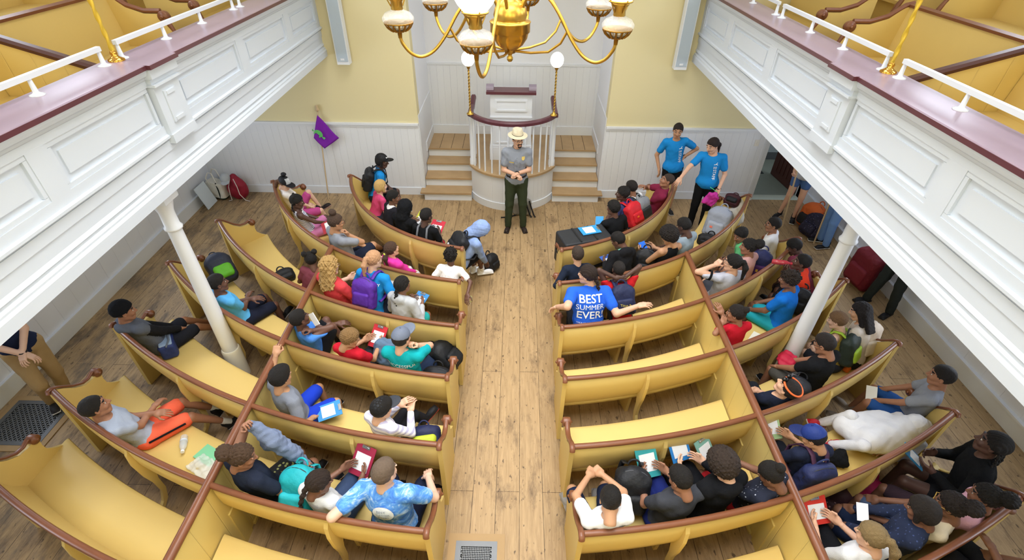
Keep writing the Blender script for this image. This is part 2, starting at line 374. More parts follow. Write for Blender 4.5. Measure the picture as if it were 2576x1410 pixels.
# globe lamps on twisted brass poles
def twist(m, a, b, r, turns=14, n=10):
    a, b = Vector(a), Vector(b); L = (b-a).length; N = int(turns*8); rows = []
    for i in range(N+1):
        t = i/N; p = a.lerp(b, t); ph = turns*2*pi*t; row = []
        for k in range(n):
            an = 2*pi*k/n; rr = r*(1+.28*cos(2*(an-ph/2))); row.append((p.x+rr*cos(an), p.y+rr*sin(an), p.z))
        rows.append(row)
    return m.grid(rows, True, True, True)
GLOBE = mat('lit opal glass', '#fff6e8', .3, emit='#fff4e0', estr=3.); GLOBE.cycles.emission_sampling = 'NONE'
for x, lab in ((-.665, 'twisted brass pole lamp with white globe at left end of pulpit rail'), (.775, 'twisted brass pole lamp with white globe at right end of pulpit rail')):
    L_ = thing('pole_lamp', (x, 8.66, zr+.035), lab, 'lamp'); o = (x, 8.66, zr+.035)
    MB().lathe([(.06, zr+.035), (.06, zr+.05), (.03, zr+.07), (.018, zr+.1)], (x, 8.66, 0), 16).build('base', BRASS, L_, origin=o)
    twist(MB(), (x, 8.66, zr+.08), (x, 8.66, 2.44), .014).build('pole', BRASS, L_, origin=o)
    MB().lathe([(.02, 2.42), (.03, 2.45), (.05, 2.475), (.05, 2.49)], (x, 8.66, 0), 14).build('globe_holder', BRASS, L_, origin=o)
    MB().ball((x, 8.66, 2.58), .108, 24, (1, 1, 1.12)).build('globe', GLOBE, L_, origin=o)
# column loudspeakers
for x, lab in ((-2.71, 'tall narrow pale grey wall speaker at the end of the left gallery'), (2.79, 'tall narrow pale grey wall speaker at the end of the right gallery')):
    s_ = 1 if x > 0 else -1
    o = thing('column_speaker', (x, 8.75, 2.45), lab, 'speaker')
    MB().box(x-.10, 8.68, 2.45, x+.10, 8.82, 4.1).build('cabinet', WHITE, o, origin=(x, 8.75, 2.45))
    MB().box(x-.085, 8.672, 2.5, x+.085, 8.68, 4.06).build('grille', mat('blue grey speaker grille', '#b3c0cc', .6), o, origin=(x, 8.75, 2.45))
    MB().box(x-.03, 8.668, 2.52, x+.03, 8.673, 2.55).build('badge', WHITE, o, origin=(x, 8.75, 2.45))
    MB().box(x-.03, 8.82, 2.9, x+.03, 8.86, 3.0).box(x-.03, 8.82, 3.7, x+.03, 8.86, 3.8).build('bracket', WHITE, o, origin=(x, 8.75, 2.45))
# floor grates
def grate(x0, y0, x1, y1, lab, nx):
    o = thing('floor_grate', ((x0+x1)/2, (y0+y1)/2, 0), lab, 'grate'); c = ((x0+x1)/2, (y0+y1)/2, 0)
    b = .07; m = MB()
    m.box(x0, y0, .001, x1, y0+b, .012).box(x0, y1-b, .001, x1, y1, .012).box(x0, y0+b, .001, x0+b, y1-b, .012).box(x1-b, y0+b, .001, x1, y1-b, .012)
    m.build('wood_border', mat('pale worn board', '#a88a60', .6, vary=.1), o, origin=c)
    x0 += b; x1 -= b; y0 += b; y1 -= b; m = MB(); k = .05
    m.box(x0, y0, .001, x1, y0+k, .016).box(x0, y1-k, .001, x1, y1, .016).box(x0, y0+k, .001, x0+k, y1-k, .016).box(x1-k, y0+k, .001, x1, y1-k, .016)
    m.build('metal_frame', mat('grey cast iron', '#6e7072', .45, metal=.6), o, origin=c)
    x0 += k; x1 -= k; y0 += k; y1 -= k; m = MB(); m.box(x0, y0, .001, x1, y1, .003); m.mi = 1
    p = (x1-x0)/nx; w = .011
    from mathutils.geometry import intersect_line_line_2d
    n = int((x1-x0+y1-y0)/p)+1
    for i in range(n):
        for sgn in (1, -1):
            c_ = x0+i*p if sgn == 1 else x1-i*p; pts = []
            # clip the diagonal line to the opening
            for t in np.linspace(0, 1, 41):
                yy = y0+(y1-y0)*t; xx = c_-sgn*(yy-y0)
                if x0 <= xx <= x1: pts.append((xx, yy))
            if len(pts) > 1:
                a, b_ = Vector(pts[0]), Vector(pts[-1]); d = (b_-a); L_ = d.length/2; d.normalize(); q = Vector((-d.y, d.x)); mid = (a+b_)/2
                m.obox((mid.x, mid.y, .009), (d.x*L_, d.y*L_, 0), (q.x*w/2, q.y*w/2, 0), (0, 0, .005))
    m.build('lattice', [mat('dark duct', '#15171a', .9), mat('grey lattice iron', '#7c7e80', .45, metal=.5)], o, origin=c)
grate(-5.66, 3.05, -4.86, 3.78, 'large square iron floor grate in the left side aisle', 11)
grate(-.42, 1.6, .10, 2.28, 'iron floor grate in the centre aisle', 9)
# ------------------------------------------------------------------ pews
CIR = {1: (8.263, 2.736), 2: (9.014, 4.169), 3: (9.221, 5.153), 4: (9.332, 5.998), 5: (9.646, 7.079), 6: (9.695, 7.877), 7: (9.75, 8.63), 8: (9.80, 9.40)}
PTOP = .965
PLX, PRX = -2.30, 2.43          # partitions
def pew_xy(row, x, t=0.):
    """point on the pew's back line at abscissa x, moved t metres towards the pulpit"""
    cy, R = CIR[row]; dx = x-.07; y = cy-sqrt(max(1e-6, R*R-dx*dx)); n = Vector((.07-x, cy-y)).normalized()
    return x+n.x*t, y+n.y*t
def pew_frames(row, x0, x1, n):
    cy, R = CIR[row]; a0, a1 = math.asin((x0-.07)/R), math.asin((x1-.07)/R)
    return [(a0+(a1-a0)*i/n) for i in range(n+1)]
def pew_pt(row, a, t, z):
    cy, R = CIR[row]; return (.07+(R-t)*sin(a), cy-(R-t)*cos(a), z)
BACKP = [(-.012, .95), (-.012, .80), (.0, .68), (.035, .56), (.10, .46), (.10, .42), (.125, .42), (.125, .47), (.062, .57), (.026, .69), (.014, .80), (.014, .95)]
RAILP = [(-.022, .948), (-.027, .960), (-.019, .977), (0, .983), (.019, .977), (.027, .960), (.022, .948)]
SEATP = [(.09, .415), (.09, .455), (.30, .452), (.53, .455), (.56, .448), (.568, .435), (.56, .42), (.53, .415)]
def end_panel(parent, org, base, d, th, cap=True, long=True):
    """scrolled pew end: base is the point under the back rail, d the horizontal direction towards the pulpit"""
    d = Vector((d[0], d[1], 0)).normalized(); w = Vector((d.y, -d.x, 0)); B = Vector((base[0], base[1], 0))
    prof = [(-.03, 0), (-.03, .955), (.02, .95), (.08, .90), (.16, .81), (.25, .745), (.34, .735), (.40, .74), (.44, .70), (.43, .64), (.44, .57), (.50, .50), (.575, .44), (.58, .38), (.53, .28), (.50, .15), (.52, 0)]
    m = MB(); m.prism([B+d*t+Vector((0, 0, z)) for t, z in prof], w*(-th/2), w*(th/2)); m.build('end_panel', YEL, parent, origin=org)
    m = MB(); cp = [(-.05, .955), (-.04, .985), (.0, .985), (.045, .955), (.10, .90), (.17, .83), (.25, .775), (.32, .765), (.385, .79)]
    rows = []
    for i, (t, z) in enumerate(cp):
        a = cp[max(0, i-1)]; b = cp[min(len(cp)-1, i+1)]; tx, tz = b[0]-a[0], b[1]-a[1]; L = hypot(tx, tz); nx, nz = -tz/L, tx/L
        c = B+d*t+Vector((0, 0, z)); row = []
        for k in range(8):
            an = 2*pi*k/8; row.append(c+w*(.024*cos(an))+(d*nx+Vector((0, 0, nz)))*(.013*sin(an)))
        rows.append(row)
    m.grid(rows, True, True, True); m.build('arm_cap', BROWN, parent, origin=org)
    m = MB(); c = B+d*.42+Vector((0, 0, .745)); rows = []
    for off, r in ((-.042, .001), (-.042, .018), (-.036, .042), (-.026, .047), (.026, .047), (.036, .042), (.042, .018), (.048, .014), (.048, .001)):
        rows.append([c+w*off+(d*cos(2*pi*k/16)+Vector((0, 0, sin(2*pi*k/16))))*r for k in range(16)])
    m.grid(rows, True, True, True)
    for k in (-1, 1): m.ball(c+w*(.044*k), .015, 8)
    m.build('scroll', BROWN, parent, origin=org)
def pew(row, x0, x1, label, ends, braces, seat=True):
    """x0..x1 abscissae of the two ends; ends: dict side->direction or None"""
    n = max(8, int(abs(x1-x0)*9)); A = pew_frames(row, x0, x1, n)
    mid = pew_pt(row, (A[0]+A[-1])/2, .25, 0); cy, R = CIR[row]; sl = [0., 0.]
    for x, d in ends:                       # the ends are cut along the end panels, or square to the aisle and the partition
        bx, by = pew_xy(row, x); nn = Vector((.07-bx, cy-by)).normalized(); dd = Vector(d).normalized(); sl[0 if abs(x-x0) < abs(x-x1) else 1] = dd.x/max(.2, dd.dot(nn))
    def q(i, t, z):
        f = i/n; x = .07+R*sin(A[i])+t*(sl[0]*(1-f)+sl[1]*f); return (x, cy-sqrt(max(1e-6, (R-t)**2-(x-.07)**2)), z)
    o = thing('church_pew', mid, label, 'pew', 'curved yellow pews')
    m = MB(); m.grid([[q(i, t, z) for t, z in BACKP] for i in range(n+1)], True, True, True); fix_normals(m.build('backrest', YEL, o, origin=mid))
    m = MB(); m.grid([[q(i, t, z) for t, z in RAILP] for i in range(n+1)], True, True, True); fix_normals(m.build('top_rail', BROWN, o, origin=mid))
    if seat:
        m = MB(); m.grid([[q(i, t, z) for t, z in SEATP] for i in range(n+1)], True, True, True); fix_normals(m.build('seat', SEATY, o, origin=mid))
    for x, d in ends:
        bx, by = pew_xy(row, x); end_panel(o, mid, (bx, by), d, .042)
    for x in braces:
        cy, R = CIR[row]; a = math.asin((x-.07)/R); m = MB()
        pr = [(-.014, .90), (-.04, .84), (-.05, .70), (-.03, .50), (.0, .36), (.01, .2), (-.03, .08), (-.10, 0), (-.05, 0), (.02, .09), (.055, .22), (.05, .38), (.07, .50), (.02, .64), (-.005, .8), (-.005, .90)]
        pa = [Vector(pew_pt(row, a-.018/R, t, z)) for t, z in pr]; tw = Vector((cos(a), sin(a), 0))*.036
        m.prism(pa, (0, 0, 0), tw); m.build('brace', YEL, o, origin=mid)
        # foot block under the seat
        m = MB(); pa = [Vector(pew_pt(row, a-.018/R, t, z)) for t, z in ((.18, .415), (.50, .415), (.46, 0), (.22, 0))]; m.prism(pa, (0, 0, 0), tw); m.build('seat_support', YEL, o, origin=mid)
    return o
def rot2(d, ang):
    c, s = cos(ang), sin(ang); return (d[0]*c-d[1]*s, d[0]*s+d[1]*c)
UP = (0, 1)
ORD = {1: 'front', 2: 'second', 3: 'third', 4: 'fourth', 5: 'fifth', 6: 'sixth', 7: 'seventh', 8: 'eighth'}
def outdir(row, x, f):
    cy, R = CIR[row]; bx, by = pew_xy(row, x); n = Vector((.07-bx, cy-by)).normalized(); v = Vector((0, 1))*(1-f)+n*f; return (v.x, v.y)
# aisle, outer end
AIS_L = {1: -.54, 2: -.51, 3: -.46, 4: -.48, 5: -.46, 6: -.46, 7: -.46}
AIS_R = {1: .75, 2: .68, 3: .66, 4: .64, 5: .65, 6: .66, 7: .66}
OUT_L = {2: -3.78, 3: -4.10, 4: -4.25, 5: -4.23, 6: -4.24, 7: -4.27}
OUT_R = {2: 3.83, 3: 4.08, 4: 4.27, 5: 4.28, 6: 4.28, 7: 4.27, 8: 4.27}
pew(1, -2.60, AIS_L[1], 'front curved yellow pew left of the centre aisle', [(-2.60, outdir(1, -2.6, .6)), (AIS_L[1]-.02, UP)], [-1.3])
pew(1, AIS_R[1], 2.72, 'front curved yellow pew right of the centre aisle', [(2.72, outdir(1, 2.72, .6)), (AIS_R[1]+.02, UP)], [1.75])
FOUT = {2: .75, 3: .7, 4: .35, 5: .2, 6: .15, 7: .1, 8: .1}
for r in range(2, 8):
    pew(r, PLX+.03, AIS_L[r], '%s pew from the front in the left centre block beside the aisle' % ORD[r], [(AIS_L[r]-.02, UP)], [-1.28])
    pew(r, OUT_L[r], PLX-.03, '%s pew from the front in the outer left block beside the left gallery' % ORD[r], [(OUT_L[r], outdir(r, OUT_L[r], FOUT[r]))], [-3.2])
    pew(r, AIS_R[r], PRX-.03, '%s pew from the front in the right centre block beside the aisle' % ORD[r], [(AIS_R[r]+.02, UP)], [1.52])
    pew(r, PRX+.03, OUT_R[r], '%s pew from the front in the outer right block beside the right gallery' % ORD[r], [(OUT_R[r], outdir(r, OUT_R[r], FOUT[r]))], [3.3])
pew(8, PRX+.03, OUT_R[8], 'rearmost pew of the outer right block in the bottom right corner', [(OUT_R[8], outdir(8, OUT_R[8], .1))], [])
# partitions: boarded panels between the pew backs with one straight rail
for X, nm in ((PLX, 'left'), (PRX, 'right')):
    y0, y1 = pew_xy(7, X)[1]-.75, pew_xy(2, X)[1]+.0
    o = thing('pew_partition', (X, (y0+y1)/2, 0), 'long straight boarded partition with brown top rail through the %s pews' % nm, 'partition'); org = (X, (y0+y1)/2, 0)
    MB().box(X-.015, y0, 0, X+.015, y1, .95).build('panel', bead_mat('pale yellow partition boards', '#dcc67c', .26), o, origin=org)
    m = MB(); m.grid([[(X+a, y, b) for a, b in ((-.03, .945), (-.036, .965), (-.026, .99), (0, .997), (.026, .99), (.036, .965), (.03, .945))] for y in (y0, y1)], True, True, True)
    fix_normals(m.build('top_rail', BROWN, o, origin=org))
    for r in range(2, 8):
        yb = pew_xy(r, X)[1]
        MB().box(X-.03, yb-.02, 0, X+.03, yb+.10, .50).build('post', YELP, o, origin=org)
        if r > 2: MB().box(X-.035, yb+.15, 0, X+.035, pew_xy(r-1, X)[1]-.12, .03).build('sill', YELP, o, origin=org)
# ------------------------------------------------------------------ iron columns
for X, Y, nm in ((-3.21, 4.20, 'left'), (3.38, 4.17, 'right')):
    o = thing('column', (X, Y, 0), 'slender white column standing among the pews under the %s gallery' % nm, 'column')
    MB().lathe([(.105, 0), (.105, .42), (.095, .44)], (0, 0, 0), 24).build('base_sleeve', mat('ivory paint', '#e6e1cf', .4), o)
    MB().lathe([(.085, .44), (.078, 1.2), (.066, 2.1)], (0, 0, 0), 28).build('shaft', WHITE, o)
    MB().lathe([(.068, 2.1), (.082, 2.11), (.085, 2.13), (.07, 2.15), (.068, 2.3), (.09, 2.38), (.1, 2.42)], (0, 0, 0), 28).build('capital', WHITE, o)
    MB().box(-.11, -.11, 2.42, .11, .11, 2.56).build('abacus', WHITE, o)
# ------------------------------------------------------------------ galleries
G = 3.04
def gallery(s, nm, n0):
    Y0, Y1 = YB, YF
    def X(d): return s*(G+d)                 # d: distance outwards, negative = into the room
    def bx(m, d0, y0, z0, d1, y1, z1):
        a, b = sorted((X(d0), X(d1))); m.box(a, y0, z0, b, y1, z1)
    m = MB()
    bx(m, .02, Y0, 2.60, .16, Y1, 3.50); bx(m, .0, Y0, 2.54, W-G, Y1, 2.62)          # backing and soffit
    struct(m.build('trim_%d' % n0, GALW), 'white soffit and core of the %s gallery' % nm)
    m = MB()
    def mould(prof):
        m.grid([[(X(d), y, z) for d, z in prof] for y in (Y0, Y1)], False, False, False)
    mould([(.0, 2.54), (-.035, 2.54), (-.035, 2.63), (-.02, 2.65), (-.02, 2.665), (.0, 2.68), (.0, 2.70), (-.012, 2.71), (.004, 2.74), (.004, 2.84), (-.006, 2.845), (-.006, 2.93), (.0, 2.93)])
    mould([(.0, 2.93), (-.03, 2.955), (-.03, 2.975), (-.008, 2.985), (-.008, 3.06), (.02, 3.06)])
    mould([(.02, 3.40), (-.008, 3.40), (-.008, 3.455), (-.02, 3.465), (-.03, 3.485), (-.05, 3.50), (-.06, 3.525), (-.06, 3.55), (.1, 3.55)])
    stiles = [-1.2, .25, 1.7, 3.12, 6.18, 7.62]
    for y in stiles: bx(m, -.0085, y-.09, 3.055, .025, y+.09, 3.405)
    bx(m, -.0085, Y1-.12, 3.055, .025, Y1-.001, 3.405)
    yp0, yp1 = 4.41, 4.79            # pilaster breaking forward over the column
    bx(m, -.05, yp0, 2.93, .021, yp1, 3.545); bx(m, -.06, yp0-.005, 2.90, .001, yp1+.005, 2.98); bx(m, -.08, yp0-.01, 3.40, .002, yp1+.01, 3.42); bx(m, -.085, yp0-.015, 3.47, .003, yp1+.015, 3.549)
    bx(m, -.062, yp0+.1, 3.06, -.05, yp1-.1, 3.34); bx(m, -.07, yp0+.13, 3.30, -.06, yp1-.13, 3.33); bx(m, -.07, yp0+.13, 3.07, -.06, yp1-.13, 3.1)
    e = [-2.6]+sum([[y-.09, y+.09] for y in stiles[:4]], [])+[yp0-.02, yp1+.02]+sum([[y-.09, y+.09] for y in stiles[4:]], [])+[Y1-.12]
    for a, b in zip(e[::2], e[1::2]):                     # bolection around every panel
        k = .035
        for q in ((a, 3.06, b, 3.06+k), (a, 3.40-k, b, 3.40), (a, 3.06+k, a+k, 3.40-k), (b-k, 3.06+k, b, 3.40-k)): bx(m, -.002, q[0]+.001, q[1]+.001, .03, q[2]-.001, q[3]-.001)
        bx(m, .006, a+k+.05, 3.06+k+.05, .03, b-k-.05, 3.40-k-.05)
    struct(m.build('trim_%d' % (n0+1), GALW), 'white panelled front of the %s gallery' % nm)
    m = MB()
    def cap(y0, y1, dd): m.grid([[(X(d), y, z) for d, z in ((.34, 3.55), (-.06-dd, 3.55), (-.075-dd, 3.558), (-.075-dd, 3.578), (-.06-dd, 3.588), (.34, 3.588))] for y in (y0, y1)], True, True, False)
    cap(Y0, yp0-.02, 0); cap(yp0-.02, yp1+.02, .035); cap(yp1+.02, Y1, 0)
    fix_normals(struct(m.build('trim_%d' % (n0+2), mat('mauve brown worn ledge paint', '#9c8898', .28, vary=.14, vscale=3)), 'mauve brown ledge along the %s gallery front' % nm))
    m = MB()
    def edge(y0, y1, dd): bx(m, -.076-dd, y0, 3.552, -.0755-dd-.006, y1, 3.586)
    edge(Y0, yp0-.02, 0); edge(yp0-.02, yp1+.02, .035); edge(yp1+.02, Y1, 0)
    bx(m, -.117, yp0-.026, 3.552, -.07, yp0-.02, 3.586); bx(m, -.117, yp1+.02, 3.552, -.07, yp1+.026, 3.586)
    struct(m.build('trim_%d' % (n0+3), REDBROWN), 'dark red-brown nosing of the %s gallery ledge' % nm)
    # floor levels of the gallery
    m = MB(); bx(m, .16, Y0, 2.62, 1.32, Y1, 2.90); bx(m, 1.32, Y0, 2.62, W-G, Y1, 3.32); struct(m.build('floor_gallery_'+nm, mat('gallery floor boards', '#a88348', .6, vary=.15)), 'stepped floor of the %s gallery' % nm)
    m = MB(); bx(m, .16, Y0, 2.90, .20, Y1, 3.55); struct(m.build('trim_%d' % (n0+4), YBOARD), 'yellow boarded back of the %s gallery front' % nm)
    # handrails on the ledge
    for k, (a, b, ps) in enumerate(((-.2, 4.36, (-.2, .9, 1.95, 2.83, 3.62, 4.36)), (4.60, 6.75, (4.60, 5.29, 5.99, 6.75)), (6.93, 8.7, (6.93, 7.7, 8.6)))):
        w3 = ('nearest', 'middle', 'farthest')[k]
        o = thing('guard_rail', (X(.24), (a+b)/2, 3.588), '%s white metal guard rail on the %s gallery ledge' % (w3, nm), 'railing', 'white guard rails on the gallery ledges'); org = (X(.24), (a+b)/2, 3.588)
        m = MB(); bx(m, .222, a-.02, 3.70, .258, b+.02, 3.735); m.build('rail', GREYM, o, origin=org)
        for y in ps:
            m = MB(); m.lathe([(.05, 3.588), (.05, 3.594), (.03, 3.60), (.019, 3.61), (.014, 3.70)], (X(.24), y, 0), 12); m.build('post', GREYM, o, origin=org)
    o = thing('twisted_rod', (X(.24), 4.52, 3.588), 'tall twisted brass rod rising from the %s gallery ledge' % nm, 'rod'); org = (X(.24), 4.52, 3.588)
    MB().lathe([(.065, 3.588), (.065, 3.6), (.04, 3.615), (.022, 3.63), (.03, 3.65), (.018, 3.67)], (X(.24), 4.52, 0), 18).build('base', mat('polished brass', '#d8a24a', .15, metal=1.), o, origin=org)
    twist(MB(), (X(.24), 4.52, 3.66), (X(.24), 4.52, 5.6), .016, 16).build('rod', mat('gilt rod paint', '#d6b43c', .35, metal=.3), o, origin=org)
    MB().lathe([(.02, 5.6), (.03, 5.63), (.07, 5.68), (.07, 5.7)], (X(.24), 4.52, 0), 16).build('lamp_holder', BRASS, o, origin=org)
    MB().ball((X(.24), 4.52, 5.83), .13, 20).build('globe', GLOBE, o, origin=org)
    # gallery pews in two stepped tiers, split by a sloping divider at y = 4.45
    def gpew(y0, y1, tier, lab, ends):
        dz = tier*.42; d0 = .86+tier*.98; zf = 2.90+dz
        o = thing('gallery_pew', (X(d0+.2), (y0+y1)/2, zf), lab, 'pew', 'yellow pews in the galleries'); org = (X(d0+.2), (y0+y1)/2, zf)
        m = MB(); bx(m, d0, y0, zf+.36, d0+.44, y1, zf+.40); bx(m, d0+.0, y0, zf+.355, d0-.02, y1, zf+.395); m.build('seat', YEL, o, origin=org)
        m = MB(); bx(m, d0+.05, y0, zf, d0+.08, y1, zf+.36); m.build('seat_front', YEL, o, origin=org)
        m = MB(); m.grid([[(X(d), y, z) for d, z in ((d0+.40, zf+.38), (d0+.46, zf+.92), (d0+.49, zf+.92), (d0+.44, zf))] for y in (y0, y1)], True, True, False); fix_normals(m.build('backrest', YEL, o, origin=org))
        m = MB(); m.grid([[(X(d), y, z) for d, z in ((d0+.44, zf+.915), (d0+.435, zf+.94), (d0+.475, zf+.955), (d0+.515, zf+.94), (d0+.51, zf+.915))] for y in (y0, y1)], True, True, False); fix_normals(m.build('top_rail', BROWN, o, origin=org))
        for y in ends:
            pr = [(d0+.48, zf), (d0+.48, zf+.93), (d0+.40, zf+.90), (d0+.28, zf+.80), (d0+.1, zf+.74), (d0-.05, zf+.74), (d0-.12, zf+.70), (d0-.11, zf+.62), (d0-.18, zf+.5), (d0-.24, zf+.38), (d0-.3, zf)]
            m = MB(); m.prism([Vector((X(d), y, z)) for d, z in pr], (0, -.025, 0), (0, .025, 0)); fix_normals(m.build('end_panel', YEL, o, origin=org))
            m = MB(); m.tube([(X(d), y, z) for d, z in ((d0+.5, zf+.945), (d0+.42, zf+.925), (d0+.28, zf+.82), (d0+.1, zf+.765), (d0-.08, zf+.765))], [.03, .03, .028, .026, .026], 8)
            m.tube([(X(d), y, z) for d, z in ((d0-.115, zf+.66), (d0-.15, zf+.56), (d0-.22, zf+.40), (d0-.30, zf+.02))], [.03, .024, .034, .05], 6)
            m.build('arm_cap', BROWN, o, origin=org)
            m = MB()
            rows = [[(X(d0-.10)+r*cos(2*pi*k/16), y+o_, zf+.71+r*sin(2*pi*k/16)) for k in range(16)] for o_, r in ((-.04, .01), (-.035, .055), (-.02, .06), (.02, .06), (.035, .055), (.04, .01))]
            m.grid(rows, True, True, True).ball((X(d0-.10), y-.04, zf+.71), .018, 8).build('scroll', BROWN, o, origin=org)
    S = nm
    gpew(4.47, 6.20, 0, 'lower pew behind the ledge, beyond the divider, in the %s gallery' % S, [6.2])
    gpew(6.85, 8.84, 0, 'lower pew nearest the front wall in the %s gallery' % S, [6.85])
    gpew(1.6, 4.43, 0, 'lower pew before the divider in the %s gallery' % S, [])
    gpew(4.47, 6.20, 1, 'upper pew beyond the divider in the %s gallery' % S, [6.2])
    gpew(6.85, 8.84, 1, 'upper pew nearest the front wall in the %s gallery' % S, [6.85])
    gpew(1.6, 4.43, 1, 'upper pew before the divider in the %s gallery' % S, [])
    o = thing('gallery_divider', (X(.9), 4.45, 2.9), 'sloping yellow boarded divider with dark brown rail in the %s gallery' % S, 'partition'); org = (X(.9), 4.45, 2.9)
    m = MB(); m.prism([Vector((X(d), 4.45, z)) for d, z in ((.2, 2.9), (.2, 3.46), (1.34, 3.83), (2.3, 4.22), (2.3, 3.32), (1.34, 3.32), (1.34, 2.9))], (0, -.015, 0), (0, .015, 0)); fix_normals(m.build('panel', YBOARD, o, origin=org))
    m = MB(); m.grid([[(X(d), 4.45+a, z+b) for a, b in ((-.035, -.01), (-.04, .02), (-.025, .045), (.025, .045), (.04, .02), (.035, -.01))] for d, z in ((.3, 3.50), (1.34, 3.83), (2.3, 4.22))], True, True, False); fix_normals(m.build('top_rail', mat('dark brown rail paint', '#4e2b22', .35), o, origin=org))
gallery(-1, 'left', 10); gallery(1, 'right', 20)
# ------------------------------------------------------------------ chandelier
CX, CY_, CZ = .09, 3.56, 4.062
ch = thing('chandelier', (CX, CY_, CZ), 'big brass chandelier with white glass globes hanging over the pews', 'chandelier'); org = (CX, CY_, CZ)
def cb(m, n, mt, par=None): return m.build(n, mt, par or ch, origin=org)
hub = [(.012, -.18), (.02, -.17), (.02, -.155), (.012, -.14), (.018, -.13), (.035, -.125), (.04, -.105), (.05, -.10), (.085, -.075), (.112, -.035), (.12, 0.), (.128, .003), (.128, .055), (.133, .06), (.128, .066), (.10, .068), (.10, .075), (.108, .10), (.098, .14), (.07, .175), (.045, .188), (.045, .2), (.025, .21), (.03, .225), (.022, .24), (.035, .26), (.035, .275), (.018, .3)]
cb(MB().lathe(hub, org, 32), 'hub', BRASS)
cb(MB().lathe([(.011, .29), (.011, 3.3)], org, 10), 'stem', BRASS)
cb(MB().lathe([(.02, 1.15), (.05, 1.16), (.06, 1.2), (.03, 1.24), (.02, 1.25)], org, 16), 'upper_boss', BRASS)
RG = .70; glass = mat('clear moulded glass', '#f3f3f4', .1, spec=.9, alpha=.3, bump=.6, bscale=60)
lamps = [-163, -104, -25, 30, 80, 140]
for a_ in lamps:
    a = radians(a_); ca, sa = cos(a), sin(a)
    P = lambda r, z: (CX+r*ca, CY_+r*sa, CZ+z)
    # S-shaped arm: up out of the hub, over, down below the lamp and up into its basket
    ctrl = [(.075, .06), (.085, .15), (.125, .215), (.19, .24), (.26, .21), (.34, .12), (.42, .0), (.50, -.085), (.58, -.115), (.645, -.09), (.69, -.03), (RG, .01)]
    pts = []
    for i in range(len(ctrl)-1):
        p0 = ctrl[max(0, i-1)]; p1 = ctrl[i]; p2 = ctrl[i+1]; p3 = ctrl[min(len(ctrl)-1, i+2)]
        for k in range(4):
            t = k/4; f = lambda q: .5*((2*p1[q])+(-p0[q]+p2[q])*t+(2*p0[q]-5*p1[q]+4*p2[q]-p3[q])*t*t+(-p0[q]+3*p1[q]-3*p2[q]+p3[q])*t**3)
            pts.append(P(f(0), f(1)))
    pts.append(P(*ctrl[-1]))
    m = MB().tube(pts, .0105, 8); m.tube([P(.04, -.112), P(.15, -.11), (P(.27, -.09)), P(.35, -.03), P(.39, .045)], .008, 7); cb(m, 'arm', BRASS)
    cb(MB().tube([P(.20, .24), P(.12, .7), P(.03, 1.18)], .006, 6), 'hanging_rod', BRASS)
    c = P(RG, .0); m = MB(); m.lathe([(.012, 0), (.014, .03), (.03, .035), (.048, .04), (.05, .045)], c, 14); m.lathe([(.084, .082), (.088, .085), (.088, .09), (.083, .09)], c, 24)
    for k in range(14):
        t = 2*pi*k/14; m.tube([(c[0]+.046*cos(t), c[1]+.046*sin(t), c[2]+.042), (c[0]+.07*cos(t), c[1]+.07*sin(t), c[2]+.062), (c[0]+.085*cos(t), c[1]+.085*sin(t), c[2]+.088)], .006, 5)
    bk = cb(m, 'lamp_basket', BRASSD)
    f = MB().lathe([(.03, .05), (.055, .055), (.075, .07), (.095, .1), (.095, .115), (.075, .14), (.045, .152), (.036, .158)], c, 28).build('glass_font', glass, bk, origin=org)
    m = MB().lathe([(.033, .155), (.036, .16), (.034, .2), (.05, .215), (.052, .225), (.04, .23)], c, 18)
    for k in range(4):
        t = 2*pi*k/4+.4; m.tube([(c[0]+.035*cos(t), c[1]+.035*sin(t), c[2]+.175), (c[0]+.062*cos(t), c[1]+.062*sin(t), c[2]+.232), (c[0]+.072*cos(t), c[1]+.072*sin(t), c[2]+.245)], .004, 5)
    m.lathe([(.066, .228), (.07, .23), (.07, .237), (.066, .238)], c, 20)
    m.build('burner', BRASS, bk, origin=org)
    MB().lathe([(.06, .236), (.09, .27), (.115, .315), (.12, .36), (.11, .41), (.08, .455), (.055, .475)], c, 28).build('globe', GLOBE, bk, origin=org)
